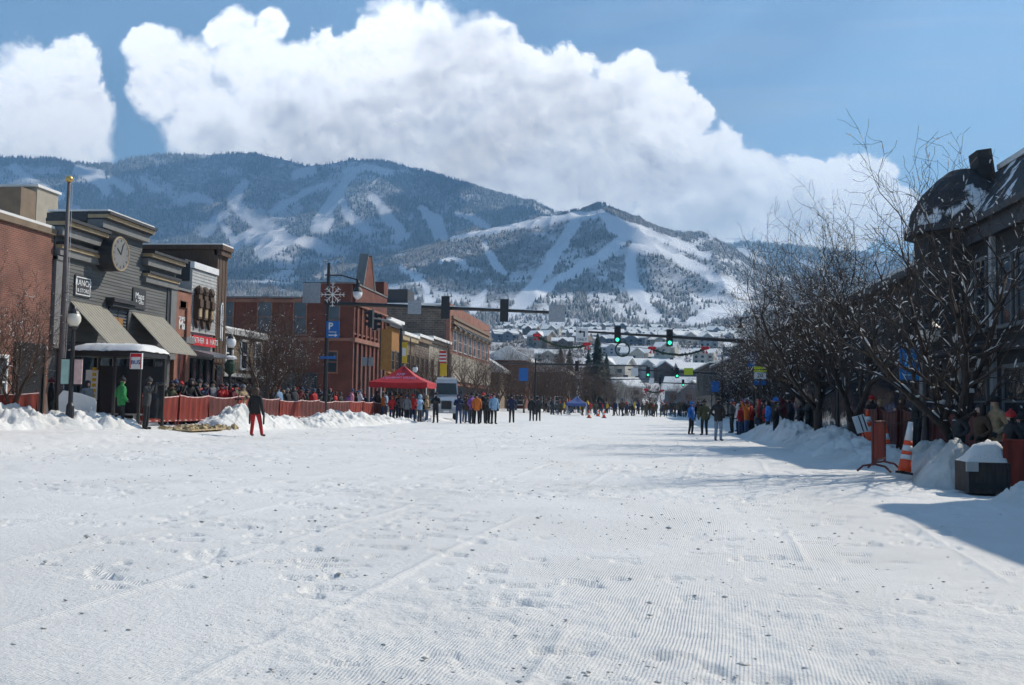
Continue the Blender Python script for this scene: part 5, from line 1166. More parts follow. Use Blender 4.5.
face_text(pn, "P", w_ * .72, a.x + w_ * .34, -.18, a.z - (a.z - c_.z) * .32, bold=.012); face_text(pn, "Parking", w_ * .2, cx_, -.18, c_.z + (a.z - c_.z) * .36); b = MB(); b.box(a.x + w_ * .2, a.x + w_ * .7, -.182, -.176, c_.z + .12, c_.z + .18); b.prism([(a.x + w_ * .68, c_.z + .06), (a.x + w_ * .9, c_.z + .15), (a.x + w_ * .68, c_.z + .24)], 'Y', -.182, -.176); _obj("arrow", b, M['white'], pn)
plate(t, "street_name_blade", 320, 356, 336, 359, YM, 'blue', -.14)
# 2 second pole with the snow laden arm
YP = 72.0; t, z0, H = pole(399.5, YP, 326, .13, "traffic_signal_mast", "stout black pole with a short snow covered arm behind the red canopy", "traffic light"); o = Vector(t.location)
E0 = Vector((0, 0, H - .1)); E1 = P3(366, 317, 61.5) - o; mid = E0.lerp(E1, .45) + Vector((0, 0, .15)); b = MB(); b.tube([E0, mid, E1], [.12, .1, .07], 8); arm = _obj("mast_arm", b, M['black'], t)
b = MB(); b.tube([E0 + Vector((0, 0, .15)), E0.lerp(E1, .3) + Vector((0, 0, .28)), mid + Vector((0, 0, .13))], [.06, .12, .03], 7); _obj("arm_snow", b, M['snow'], arm, True)
for k_, fc_ in ((.72, 'X+'), (.97, 'X-')):
    p_ = E0.lerp(E1, k_); signal(t, (p_.x + (.25 if k_ > .8 else -.1), p_.y, p_.z - .1), fc_)
# 3 right mast with green lights
YR = 72.0; t, z0, H = pole(757, YR, 318, .12, "traffic_signal_mast", "black pole in the right hand trees whose arm carries two green lights", "traffic light"); o = Vector(t.location)
A0, A1 = P3(757, 342, YR) - o, P3(574, 331, YR) - o; b = MB(); b.cyl(A0, A1, .14, .07, 10); arm = _obj("mast_arm", b, M['black'], t)
for u, v in ((617.5, 335), (669.5, 338)): p_ = P3(u, v, YR) - o; signal(t, (p_.x, -.25, p_.z), 'Y-', True)
pn, a, c_ = plate(t, "left_turn_sign", 576, 328, 588, 342, YR, 'white', -.15); w_ = c_.x - a.x; b = MB(); zc_ = a.z - (a.z - c_.z) * .35
b.box(a.x + w_ * .62, a.x + w_ * .74, -.175, -.168, zc_ - .28, zc_ + .02); b.box(a.x + w_ * .4, a.x + w_ * .74, -.175, -.168, zc_ + .022, zc_ + .12); b.prism([(a.x + w_ * .42, zc_ - .06), (a.x + w_ * .18, zc_ + .07), (a.x + w_ * .42, zc_ + .22)], 'Y', -.176, -.169); _obj("arrow", b, M['black'], pn); face_text(pn, "ONLY", w_ * .3, (a.x + c_.x) / 2, -.17, c_.z + .16, 'black')
rc = P3(622.5, 349.5, YR - .1) - o; b = MB(); b.tube([(rc.x + .5 * math.cos(a), -.3, rc.z + .5 * math.sin(a)) for a in np.linspace(0, 2 * math.pi, 25)], .06, 6); b.cyl((rc.x - .1, -.3, rc.z + .48), (rc.x - .1, -.05, rc.z + .95), .025, n=5); _obj("wreath_ring", b, M['garland'], t)
L0, L1 = P3(757, 317, YR) - o, P3(741, 318, YR) - o; b = MB(); b.cyl(L0, L1, .045, n=7); la = _obj("lamp_arm", b, M['black'], t)
b = MB(); b.lathe((L1.x, 0, L1.z - .95), [(.05, .98), (.12, .8), (.12, .55), (.3, .3), (.33, .25)], 12); _obj("lamp_hood", b, M['black'], la); b = MB(); b.lathe((L1.x, 0, L1.z - .95), [(.28, .25), (.22, .02), (.1, -.1), (.02, -.14)], 12); _obj("lamp_globe", b, M['globe'], la, True)
# 4 far masts
def far_mast(up, vt, Y, vl, u1, v1, label, sigs, lit=True, extra=None):
    t, z0, H = pole(up, Y, vt, .13, "traffic_signal_mast", label, "traffic light"); o = Vector(t.location); A0, A1 = P3(up, vl, Y) - o, P3(u1, v1, Y) - o; b = MB(); b.cyl(A0, A1, .13, .07, 8); _obj("mast_arm", b, M['black'], t)
    for u, v, l_ in sigs: p_ = P3(u, v, Y) - o; signal(t, (p_.x, -.25, p_.z), 'Y-', l_)
    return t, o
t, o = far_mast(535, 358, 118, 364, 648, 366, "dark signal pole in front of the far brown thicket with an arm over the street", [(577, 366, False)])
plate(t, "blue_sign", 519, 368, 528, 381, 118, 'blue', -.2)
b = MB(); p0, p1 = P3(500, 363, 118) - o, P3(535, 364, 118) - o; b.cyl(p0, p1, .08, n=7); _obj("side_arm", b, M['black'], t)
t, o = far_mast(722, 352, 122, 373.5, 628, 369.5, "far right signal pole with two green lights and a fluorescent yellow sign", [(648, 372, True), (677, 373, True)])
plate(t, "yellow_sign", 684, 368, 693, 375, 122, 'lime', -.2); plate(t, "turn_sign", 631, 368, 638, 376, 122, 'white', -.2)
t, o = far_mast(700, 372, 180, 384, 640, 382, "farthest signal pole with one green light above the distant crowd", [(683, 383, True), (660, 381, False)])
plate(t, "white_sign", 649, 378, 654, 384, 180, 'white', -.2)
t, o = far_mast(560, 374, 170, 380, 650, 379, "far signal pole on the left whose thin arm crosses above the crowd", [(604, 382, False)])
# garlands with red bows strung over the street
def garland(u0, v0, u1, v1, Y, sag, label, snowy=False, bows=((0,), (1,))):
    a, c_ = P3(u0, v0, Y), P3(u1, v1, Y); t = empty("street_garland", (a + c_) / 2, label, "garland", "garlands with red bows over the street"); o = Vector(t.location)
    n = 18; pts = [a.lerp(c_, k / n) - Vector((0, 0, sag * 4 * (k / n) * (1 - k / n))) - o for k in range(n + 1)]
    b = MB(); rs = [.09 + random.uniform(-.02, .03) for _ in pts]; b.tube(pts, rs, 7)
    for p_ in pts:
        for _ in range(5): b.blob(p_ + Vector((random.uniform(-.2, .2), random.uniform(-.1, .1), random.uniform(-.1, .1))), .07, 5, 3, .3)
    g_ = _obj("evergreen_rope", b, M['garland'], t)
    if snowy: b = MB(); b.tube([p_ + Vector((0, 0, .2)) for p_ in pts[2:-1]], [.08] + [.36] * (n - 4) + [.1], 8); _obj("rope_snow", b, M['snow'], t, True)
    for p_ in (pts[0], pts[-1]):
        b = MB()
        for s in (-1, 1): b.blob(p_ + Vector((s * .2, -.15, .09)), (.21, .1, .16), 8, 5); b.prism([(p_.x + s * .04, p_.z), (p_.x + s * .28, p_.z - .4), (p_.x + s * .09, p_.z - .44)], 'Y', p_.y - .17, p_.y - .12)
        b.blob(p_ + Vector((0, -.17, .1)), .13, 8, 5); _obj("red_bow", b, M['red'], t)
    # support wires to the kerb poles
    for p_, s in ((pts[0], -1), (pts[-1], 1)): b = MB(); b.cyl(p_, p_ + Vector((s * 5.2, 0, .5)), .02, n=4); _obj("support_wire", b, M['black'], t)
garland(537, 336, 587, 345, 96, .6, "dark evergreen garland with red bows left of the left turn sign")
garland(652, 349, 705, 349, 96, .55, "dark evergreen garland with red bows below the right green light")
garland(646, 390, 662, 391, 165, .3, "tiny distant garland with red bows above the far crowd")
# right side signs and lamp
t, z0, H = pole(753, 62, 346, .05, "parking_sign_post", "blue parking sign on a thin post among the right hand trees", "sign"); pn, a, c_ = plate(t, "sign_plate", 748, 353, 758, 367, 62, 'blue', -.1); w_ = c_.x - a.x
face_text(pn, "P", w_ * .75, a.x + w_ * .36, -.12, a.z - .32, bold=.01); face_text(pn, "Parking", w_ * .2, (a.x + c_.x) / 2, -.12, c_.z + .26)
t, z0, H = pole(760.5, 56, 364, .05, "school_sign_post", "yellow and white street sign above two small blue plates on the right", "sign"); pn, a, c_ = plate(t, "yellow_plate", 754, 366.5, 767, 372, 56, 'lime', -.1); pn2, a, c_ = plate(t, "white_plate", 754, 372.2, 766, 379, 56, 'white', -.1); w_ = c_.x - a.x
face_text(pn2, "20", w_ * .5, (a.x + c_.x) / 2, -.12, (a.z + c_.z) / 2, 'black')
plate(t, "blue_plate", 754, 380.5, 759, 385, 56, 'blue', -.1); plate(t, "blue_plate", 761, 380.5, 766, 385, 56, 'blue', -.1)
t, z0, H = pole(716, 96, 378, .05, "blue_sign_post", "small blue sign post at the far end of the right hand trees", "sign"); plate(t, "sign_plate", 711, 381, 719, 392, 96, 'blue', -.1)
YB = 25.5; t, z0, H = pole(925.5, YB, 316, .07, "banner_lamp_post", "black lamp post with hanging lantern and bright blue banner", "street lamp"); o = Vector(t.location)
pn, a, c_ = plate(t, "banner", 899.5, 349, 919, 380, YB, 'bblue', -.02); b = MB(); b.cyl((0, -.02, a.z + .03), (a.x, -.02, a.z + .03), .02, n=6); b.cyl((0, -.02, c_.z - .03), (a.x, -.02, c_.z - .03), .02, n=6); _obj("banner_rod", b, M['black'], t)
b = MB(); w_ = c_.x - a.x; hgt = a.z - c_.z
for (x0_, z0_, x1_, z1_) in ((.3, .5, .42, .78), (.42, .78, .55, .55), (.38, .6, .62, .62), (.5, .45, .72, .7), (.28, .38, .5, .46), (.55, .8, .66, .86), (.45, .3, .6, .42), (.34, .82, .36, .88)): b.cyl((a.x + w_ * x0_, -.045, c_.z + hgt * z0_), (a.x + w_ * x1_, -.045, c_.z + hgt * z1_), .018, n=4)
b.box(a.x + w_ * .15, a.x + w_ * .85, -.045, -.038, c_.z + hgt * .14, c_.z + hgt * .18); _obj("banner_drawing", b, mat("pale_blue_print", (.25, .5, .68), .6, .1, 5), pn)
l1 = P3(928, 316, YB) - o; b = MB(); b.tube([(0, 0, H - .05), (l1.x * .5 - .1, 0, H + .25), (l1.x - .02, 0, H + .05)], .03, 6); _obj("lamp_arm", b, M['black'], t)
b = MB(); b.lathe((.12, 0, H - .65), [(.04, .62), (.1, .5), (.26, .36), (.28, .3)], 12); _obj("lamp_hood", b, M['black'], t); b = MB(); b.lathe((.12, 0, H - .65), [(.25, .3), (.2, .08), (.06, 0)], 12); _obj("lamp_globe", b, M['globe'], t, True)
# cones, board, barricade, planter
def cone(loc, h, r, label, bands, slim=False, tilt=(0, 0), grp="orange and white cones"):
    t = empty("traffic_cone", loc, label, "traffic cone", grp, .3); t.rotation_euler = (tilt[0], tilt[1], .3)
    b = MB(); b.box(-r * 1.35, r * 1.35, -r * 1.35, r * 1.35, 0, .045); _obj("base_plate", b, M['rubber'], t)
    zs_ = [.05] + bands + [h]; rad = lambda z: r * (1 - z / h) + (.045 if slim else .03)
    for k in range(len(zs_) - 1): b = MB(); b.lathe((0, 0, 0), [(rad(zs_[k]), zs_[k] + .001), (rad(zs_[k + 1]), zs_[k + 1])], 16); _obj("orange_band" if k % 2 == 0 else "white_band", b, M['conered'] if k % 2 == 0 else M['white'], t, True)
p_ = gnd(904, 474, .12); cone(p_, 1.0, .085, "slim orange and white cone with a long pale tip, leaning right", [.28, .37, .44, .55, .64], True, (0, .15))
q_ = P3(869, 447, 29); cone((q_.x, 29, q_.z), 1.05, .22, "orange cone standing on the snow bank below the leaning white board", [.42, .58, .7, .85], False, (0, -.04))
q_ = P3(885.5, 459, 26.5); cone((q_.x, 26.5, q_.z), .85, .18, "small orange cone behind the red metal barricade", [.25, .38, .5, .65])
for k, (u, v, Y) in enumerate(((589, 418, 86), (598, 416.5, 92), (604, 418, 86))):
    g_ = gnd(u, v, 0); cone(g_, .75, .16, "tiny orange cone far down the street, %s from the left" % ORD[k], [.3, .45], False, (0, 0), "far cones on the street")
q_ = P3(863, 431, 28.6); t = empty("leaning_board", (q_.x, 28.6, q_.z), "white board with two dark stripes leaning on the cone", "board"); t.rotation_euler = (R(-12), R(-14), .2)
t.scale = (.72, .72, .72); b = MB(); b.box(-.24, .24, -.02, .02, -.05, .62); _obj("panel", b, M['white'], t)
for x_ in (-.02, .14): b = MB(); b.box(x_, x_ + .05, -.026, -.021, -.03, .6); _obj("stripe", b, M['black'], t)
b = MB(); b.cyl((0, .06, -.6), (0, .03, 0), .025, n=6); _obj("stake", b, M['wood'], t)
g_ = gnd(879, 470, .18); t = empty("metal_barricade", g_, "narrow red metal barricade standing on curved feet in the snow", "barricade", None, R(68)); b = MB(); h_ = .92
b.tube([(-.75, 0, .12), (-.75, 0, h_ - .1), (-.65, 0, h_), (.65, 0, h_), (.75, 0, h_ - .1), (.75, 0, .12)], .025, 7); b.cyl((-.75, 0, .2), (.75, 0, .2), .02, n=6); _obj("frame", b, M['dkfence'], t)
for k in range(9): b = MB(); x_ = -.6 + .15 * k; b.cyl((x_, 0, .2), (x_, 0, h_), .012, n=5); _obj("bar", b, M['fence'], t)
for x_ in (-.6, .6): b = MB(); b.tube([(x_, -.3, 0), (x_, -.2, .1), (x_, 0, .14), (x_, .2, .1), (x_, .3, 0)], .022, 6); _obj("foot", b, M['dkfence'], t)
q0 = gnd(969, 492, .05); t = empty("planter_box", (q0.x + .32, q0.y + .5, .02), "dark planter box with a heap of snow on top at the right kerb", "planter"); t.scale = (.85, .85, .85); b = MB(); b.box(-.32, .42, -.4, .4, 0, .58); _obj("box", b, M['darkwood'], t)
b = MB(); V = []
for j in range(12):
    for i in range(14):
        q, r_ = i / 13, j / 11; ed = min(1, 5 * min(q, 1 - q)) * min(1, 5 * min(r_, 1 - r_)); V.append((-.33 + .76 * q, -.41 + .82 * r_, .585 + (.12 + .38 * q ** .8 + .10 * math.sin(5 * r_ + 3 * q)) * ed ** .5 + random.uniform(-.02, .02) * ed))
b.add(V, [tuple(int(x) for x in f) for f in gridfaces(12, 14)]); _obj("snow_heap", b, M['snow'], t, True); b = MB(); b.rbox((-.26, -.42, .50), (.22, .05, .18), (0, 0, .05)); _obj("notice", b, M['offwhite'], t)
for q in (-.3, .4): b = MB(); b.box(q - .03, q + .03, -.42, -.401, 0, .58); _obj("corner_post", b, M['black'], t)
b = MB(); b.box(-.30, .4, -.412, -.402, .08, .2); _obj("rail", b, M['black'], t)
# vertical banners and flags, left
YY = 84; p_ = P3(385, 400, 80); t, z0, H = pole(379, 76, 326, .05, "banner_pole", "pole with a tall ochre banner beside the brick corner building", "banner"); plate(t, "banner_cloth", 380, 329, 391, 370, 76, 'orange', 0)
t, z0, H = pole(409, 84, 338, .05, "banner_pole", "pole with a narrow yellow banner above the red canopy", "banner"); pn, a, c_ = plate(t, "banner_cloth", 401, 342, 407, 363, 84, 'yellow', 0); b = MB(); b.box(a.x + .1, c_.x - .1, -.03, -.022, c_.z + .6, a.z - .5); _obj("banner_print", b, M['white'], pn)
t, z0, H = pole(447, 92, 345, .05, "flag_pole", "pole with a red striped flag over a yellow banner beside the truck", "flag"); pn, a, c_ = plate(t, "striped_flag", 439.5, 351, 446, 363, 92, 'red', 0); b = MB(); hgt = a.z - c_.z
for k in range(3): b.box(a.x, c_.x, -.03, -.022, c_.z + hgt * (.12 + .28 * k), c_.z + hgt * (.26 + .28 * k))
_obj("white_stripe", b, M['white'], pn); plate(t, "yellow_cloth", 440, 363.5, 446.5, 376, 92, 'yellow', 0)
t, z0, H = pole(367, 70, 356, .05, "shop_sign_post", "small grey hanging shop sign at the corner of the brick building", "sign"); pn, a, c_ = plate(t, "sign_plate", 362, 357, 373, 366, 70, 'metal', 0)
# canopies
def canopy(u0, u1, ve, vp, Y, dep, m, label, txt=None, legs=True):
    a, c_ = P3(u0, ve, Y), P3(u1, ve, Y); w = c_.x - a.x; z0 = gz((a.x + c_.x) / 2); He = (a.z + c_.z) / 2 - z0; Hp = P3((u0 + u1) / 2, vp, Y + dep / 2).z - z0
    t = empty("canopy_tent", ((a.x + c_.x) / 2, Y + dep / 2, z0), label, "canopy tent"); b = MB(); hx, hy = w / 2, dep / 2
    top = []; n = 6; V = []; Fs = []
    ring = [(-hx, -hy), (0, -hy), (hx, -hy), (hx, 0), (hx, hy), (0, hy), (-hx, hy), (-hx, 0)]
    lv = [(1, He), (.72, He + (Hp - He) * .18), (.45, He + (Hp - He) * .42), (.2, He + (Hp - He) * .76), (.03, Hp)]
    for s, z in lv:
        for i, (x, y) in enumerate(ring): V.append((x * s, y * s, z - (.05 if i % 2 else 0)))
    for k in range(len(lv) - 1):
        for i in range(8): Fs.append((k * 8 + i, k * 8 + (i + 1) % 8, k * 8 + 8 + (i + 1) % 8, k * 8 + 8 + i))
    Fs.append(tuple(range(32, 40))); b.add(V, Fs); r_ = _obj("roof", b, M[m], t)
    b = MB(); vh = .34
    for i in range(8): (x0_, y0_), (x1_, y1_) = ring[i], ring[(i + 1) % 8]; k_ = 1.004; z_a, z_b = He - (.05 if i % 2 else 0), He - (.05 if (i + 1) % 2 else 0); b.add([(x0_ * k_, y0_ * k_, z_a - vh), (x1_ * k_, y1_ * k_, z_b - vh), (x1_ * k_, y1_ * k_, z_b), (x0_ * k_, y0_ * k_, z_a)], [(0, 1, 2, 3)])
    _obj("valance", b, M[m], t)
    for x in (-hx, hx):
        for y in (-hy, hy): b = MB(); b.box(x * .98 - .03, x * .98 + .03, y * .98 - .03, y * .98 + .03, 0, He - .02); _obj("leg", b, M['white'], t)
    if txt:
        for (s_, sz, f) in ((txt[0], .3, .52), (txt[1], .23, .26)):
            te = text_on(s_, sz, M['lilac'], Vector((0, -hy * (1 - f) * .9 - .12, He + (Hp - He) * f * .82 + .04)), 'Y-', r_); te.rotation_euler = (R(58), 0, 0)
    return t
M['lilac'] = mat("lilac_print", (.55, .42, .70), .6, .1, 5)
canopy(369, 427, 382, 366, 64.0, 3.2, 'tent', "bright red pop up canopy with pale lettering above the left crowd", ("AMP", "STEAMBOAT SPRINGS"))
canopy(566, 586, 403, 396, 112, 3, 'bluetent', "small blue pop up canopy at the far end of the left kerb")
# truck
YT = 72.0; a, c_ = P3(434, 422, YT), P3(458, 422, YT); w = (c_.x - a.x); cx_ = (a.x + c_.x) / 2; zt = P3(448, 379, YT).z
t = empty("parked_truck", (cx_, YT, gz(cx_)), "big silver truck facing the camera with snow on its roof", "truck", None, R(11)); H = zt - gz(cx_); hw = w / 2
b = MB(); b.prism([(-hw, .7), (-hw, 1.75), (-hw * .86, H - .12), (-hw * .8, H - .02), (hw * .8, H - .02), (hw * .86, H - .12), (hw, 1.75), (hw, .7)], 'Y', 1.3, 6.5); _obj("cab", b, M['silver'], t)
b = MB(); b.prism([(0, .62), (0, 1.42), (.25, 1.6), (1.32, 1.78), (1.32, .62)], 'X', -hw * .86, hw * .86); hd = _obj("hood", b, M['silver'], t)
b = MB(); b.box(-hw * .42, hw * .42, -.05, -.003, .78, 1.38); _obj("grille", b, M['black'], hd)
b = MB(); b.add([(-hw * .9, 1.27, 1.85), (hw * .9, 1.27, 1.85), (hw * .8, 1.285, H - .28), (-hw * .8, 1.285, H - .28), (-hw * .9, 1.31, 1.85), (hw * .9, 1.31, 1.85), (hw * .8, 1.325, H - .28), (-hw * .8, 1.325, H - .28)], [(0, 1, 2, 3), (4, 7, 6, 5), (0, 4, 5, 1), (1, 5, 6, 2), (2, 6, 7, 3), (3, 7, 4, 0)]); _obj("windshield", b, M['glass'], t)
for s in (-1, 1):
    b = MB(); b.cyl((s * hw * .66, -.04, 1.08), (s * hw * .66, .02, 1.08), .14, n=14); _obj("headlight", b, M['globe'], t)
    b = MB(); b.box(s * (hw + .18) - .1, s * (hw + .18) + .1, 1.2, 1.3, 1.7, 2.15); b.cyl((s * hw * .95, 1.3, 1.9), (s * (hw + .1), 1.25, 1.9), .02, n=5); _obj("mirror", b, M['black'], t)
    for yw in (.7, 4.8):
        b = MB(); b.cyl((s * hw * .98, yw, .45), (s * (hw * .98 - .28), yw, .45), .45, n=18); wh = _obj("wheel", b, M['rubber'], t); b = MB(); b.cyl((s * (hw * .98 + .01), yw, .45), (s * (hw * .98 - .05), yw, .45), .24, n=14); _obj("rim", b, M['metal'], wh)
b = MB(); b.box(-hw, hw, -.22, -.02, .48, .74); _obj("bumper", b, M['metal'], t); b = MB(); b.box(-hw * .78, hw * .78, 1.35, 6.4, H - .015, H + .14); _obj("roof_snow", b, M['snow'], t)
b = MB(); b.box(-.2, .2, -.24, -.223, .54, .68); _obj("number_plate", b, M['white'], t)
# ---------------------------------------------------------------- people
def body_mesh(pose):
    """one continuous figure grown over a posed skeleton; faces -Y; returns mesh with material zones and the head centre"""
    V = []; Rd = []; E = []; Zn = {}
    def add(n, p, r, parent=None, zone=None):
        V.append(Vector(p)); Rd.append(r if hasattr(r, '__len__') else (r, r)); Zn[len(V) - 1] = zone
        if parent is not None: E.append((parent, len(V) - 1))
        return len(V) - 1
    ln = pose.get('lean', 0.0); hd = pose.get('head', (0, 0))
    pel = add('p', (0, 0, .94), (.155, .125), None, 'torso'); wa = add('w', (0, -.01 - ln * .15, 1.12), (.165, .13), pel, 'torso'); ch = add('c', (0, -ln * .35, 1.33), (.18, .135), wa, 'torso')
    nb = add('nb', (0, -ln * .45 + .005, 1.455), (.10, .085), ch, 'torso'); nk = add('nk', (0, -.005 - ln * .52, 1.515), .056, nb, 'head'); h0 = add('h', (hd[0], -.02 - ln * .6 + hd[1], 1.60), (.082, .095), nk, 'head'); h1 = add('h1', (hd[0] * 1.2, -.012 - ln * .6 + hd[1] * 1.2, 1.685), (.07, .08), h0, 'head')
    nose = add('nose', (hd[0], -.115 - ln * .6 + hd[1], 1.598), .016, h0, 'head')
    for s in (-1, 1):
        lg = pose.get('legs', {}).get(s, {}); hp = add('hip', (s * .095, 0, .86), (.105, .105), pel, 'leg')
        kn = add('k', lg.get('k', (s * .105, -.02, .48)), .072, hp, 'leg'); an = add('a', lg.get('a', (s * .115, .015, .11)), .062, kn, 'leg')
        ax, ay_, az0 = V[an]; hl = add('hl', (ax, ay_ + .01, az0 - .055), .052, an, 'foot'); add('t', (ax + s * .035, ay_ - .17, az0 - .07), (.045, .036), hl, 'foot')
        ar = pose.get('arms', {}).get(s, {}); sh = add('s', (s * .185, V[ch].y + .01, 1.385), .085, ch, 'arm')
        el = add('e', ar.get('e', (s * .255, .03, 1.13)), .066, sh, 'arm'); wr = add('w', ar.get('w', (s * .25, -.05, .90)), .05, el, 'arm')
        d_ = (V[wr] - V[el]).normalized(); hn = add('hn', V[wr] + d_ * .075, (.044, .034), wr, 'hand'); add('fg', V[wr] + d_ * .155, (.03, .02), hn, 'hand')
        sd_ = d_.cross(Vector((s, 0, .2))).normalized(); add('th', V[wr] + d_ * .08 + sd_ * .055, .018, hn, 'hand')
    me = bpy.data.meshes.new("person"); me.from_pydata(V, E, []); o = bpy.data.objects.new("grown", me); COL.objects.link(o)
    o.modifiers.new("skin", 'SKIN').use_smooth_shade = True
    for i, r in enumerate(Rd): me.skin_vertices[0].data[i].radius = r; me.skin_vertices[0].data[i].use_root = (i == 0)
    sb = o.modifiers.new("sub", 'SUBSURF'); sb.levels = 1; sb.render_levels = 1
    dg_ = bpy.context.evaluated_depsgraph_get(); dg_.update(); out = bpy.data.meshes.new_from_object(o.evaluated_get(dg_)); bpy.data.objects.remove(o)
    out.name = "person"; out.materials.clear()
    for k in range(5): out.materials.append(M['boot'])
    idx = {'torso': 0, 'arm': 0, 'leg': 1, 'head': 2, 'foot': 3, 'hand': 4}; segs = [(V[a], V[b], Zn[b]) for a, b in E]
    for p in out.polygons:
        best = 1e9; z = 'torso'; c_ = p.center
        for a, b, zn in segs:
            ab = b - a; t_ = max(0, min(1, (c_ - a).dot(ab) / max(ab.length_squared, 1e-9))); dd = (c_ - a - ab * t_).length
            dd -= {'torso': .10, 'leg': .05, 'arm': .03}.get(zn, .02)
            if dd < best: best, z = dd, zn
        if z == 'leg' and c_.z > .80: z = 'torso'
        if z == 'torso' and c_.z < .78: z = 'leg'
        if z == 'head' and c_.z < 1.50: z = 'torso'
        p.material_index = idx[z]
    if min(v.co.z for v in out.vertices) != 0:
        mz = min(v.co.z for v in out.vertices)
        for v in out.vertices: v.co.z -= mz
    out.polygons.foreach_set("use_smooth", [True] * len(out.polygons))
    hv = V[h0] - Vector((0, 0, mz)); return out, hv
def hat_mesh(kind):
    b = MB()
    if kind == 'beanie':
        b.lathe((0, 0, 0), [(.108, .005), (.112, .045), (.106, .07), (.088, .115), (.05, .148), (.01, .158)], 12); b.blob((0, 0, .17), .032, 7, 5, .1)
        b.v = [(x, y * 1.1 + .01, z) for x, y, z in b.v]
    elif kind == 'hood':
        b.lathe((0, .02, -.12), [(.10, 0), (.125, .06), (.128, .14), (.12, .21), (.09, .265), (.04, .29), (.01, .295)], 12); b.v = [(x, max(y * 1.08, -.055), z) for x, y, z in b.v]
    elif kind == 'hair':
        b.lathe((0, .02, -.02), [(.06, -.16), (.098, -.08), (.105, .02), (.108, .08), (.095, .125), (.055, .16), (.01, .17)], 12); b.v = [(x, max(y * 1.05, -.045 if z < .06 else -.2), z) for x, y, z in b.v]
    elif kind == 'cap':
        b.lathe((0, 0, .015), [(.104, 0), (.106, .05), (.09, .1), (.05, .13), (.01, .137)], 12); b.v = [(x, y * 1.1, z) for x, y, z in b.v]; b.add([(-.07, -.10, .035), (.07, -.10, .035), (.055, -.20, .02), (-.055, -.20, .02), (-.07, -.10, .047), (.07, -.10, .047), (.055, -.20, .03), (-.055, -.20, .03)], [(0, 3, 2, 1), (4, 5, 6, 7), (0, 1, 5, 4), (1, 2, 6, 5), (2, 3, 7, 6), (3, 0, 4, 7)])
    return b.mesh(kind, M['boot'], True)
HATS = {k: hat_mesh(k) for k in ('beanie', 'hood', 'hair', 'cap')}
POSES = {
 'stand': {}, 'wide': {'legs': {-1: {'k': (-.19, -.03, .48), 'a': (-.28, 0, .11)}, 1: {'k': (.12, -.02, .48), 'a': (.13, .02, .11)}}},
 'pockets': {'arms': {-1: {'e': (-.31, .08, 1.14), 'w': (-.20, -.10, .99)}, 1: {'e': (.31, .08, 1.14), 'w': (.20, -.10, .99)}}},
 'crossed': {'arms': {-1: {'e': (-.27, -.05, 1.13), 'w': (-.03, -.20, 1.16)}, 1: {'e': (.27, -.05, 1.15), 'w': (.04, -.21, 1.21)}}, 'head': (.01, -.01)},
 'camera': {'arms': {-1: {'e': (-.24, -.20, 1.24), 'w': (-.09, -.25, 1.48)}, 1: {'e': (.25, -.20, 1.26), 'w': (.08, -.27, 1.48)}}, 'lean': .1},
 'walk': {'legs': {-1: {'k': (-.10, -.20, .50), 'a': (-.10, -.20, .12)}, 1: {'k': (.10, .05, .49), 'a': (.11, .30, .16)}}, 'arms': {-1: {'e': (-.27, .10, 1.14), 'w': (-.27, .06, .92)}, 1: {'e': (.27, -.05, 1.14), 'w': (.27, -.17, .93)}}, 'lean': .1},
 'lean': {'lean': .45, 'arms': {-1: {'e': (-.24, -.26, 1.14), 'w': (-.16, -.42, 1.10)}, 1: {'e': (.24, -.26, 1.14), 'w': (.14, -.43, 1.10)}}},
 'wave': {'arms': {1: {'e': (.33, -.05, 1.5), 'w': (.36, -.1, 1.74)}}, 'head': (-.02, -.01)},
}
BODY = {k: body_mesh(v) for k, v in POSES.items()}
def cm(n, c_): return mat(n, c_, .8, .22, 14, .004, 60)
CL = {k: cm("cloth_" + k.replace(' ', '_'), c_) for k, c_ in {'black': (.014, .014, .016), 'charcoal': (.04, .042, .046), 'navy': (.016, .026, .07), 'green': (.02, .22, .06), 'bright blue': (.015, .14, .48), 'maroon': (.12, .015, .022), 'red': (.42, .02, .02), 'purple': (.20, .08, .30), 'tan': (.30, .21, .12), 'olive': (.075, .075, .035), 'brown': (.075, .042, .024), 'orange': (.55, .14, .02), 'light blue': (.22, .36, .52), 'pink': (.55, .22, .30), 'grey': (.17, .18, .19), 'white': (.62, .62, .63), 'yellow': (.6, .42, .04), 'teal': (.03, .20, .22), 'denim': (.05, .085, .16), 'pale denim': (.20, .26, .34)}.items()}
HC = {'brown': mat("hair_brown", (.06, .032, .018), .6, .3, 30), 'dark': mat("hair_dark", (.014, .011, .01), .6, .3, 30), 'fair': mat("hair_fair", (.30, .20, .10), .6, .3, 30)}
eyem = MB(); [eyem.blob((s * .032, -.098, .018), (.010, .006, .007), 6, 4) for s in (-1, 1)]
gl_n = 0
def person(u, Y, h, jk, pt, hk, hc, pose, face, label, group=None, z=None, X=None, detail=True):
    x = P3(u, 400, Y).x if X is None else X; me, hv = BODY[pose]; o = _obj("person", me, None)
    sc = h / 1.74; o.location = (x, Y, (gz(x) if z is None else z) - .01); o.rotation_euler = (0, 0, face); o.scale = (sc * random.uniform(.97, 1.08), sc, sc)
    for sl_, m_ in zip(o.material_slots, (CL[jk], CL[pt], M['skin'], M['boot'], CL['black'] if jk != 'black' else CL['charcoal'])): sl_.link = 'OBJECT'; sl_.material = m_
    tag(o, label, "person", group)
    if detail:
        c_ = _obj({'hair': 'hair', 'hood': 'hood', 'beanie': 'hat', 'cap': 'hat'}[hk], HATS[hk], None, o); c_.location = hv + Vector((0, 0, .015)); c_.material_slots[0].link = 'OBJECT'; c_.material_slots[0].material = HC[hc] if hk == 'hair' else CL[hc]
    return o
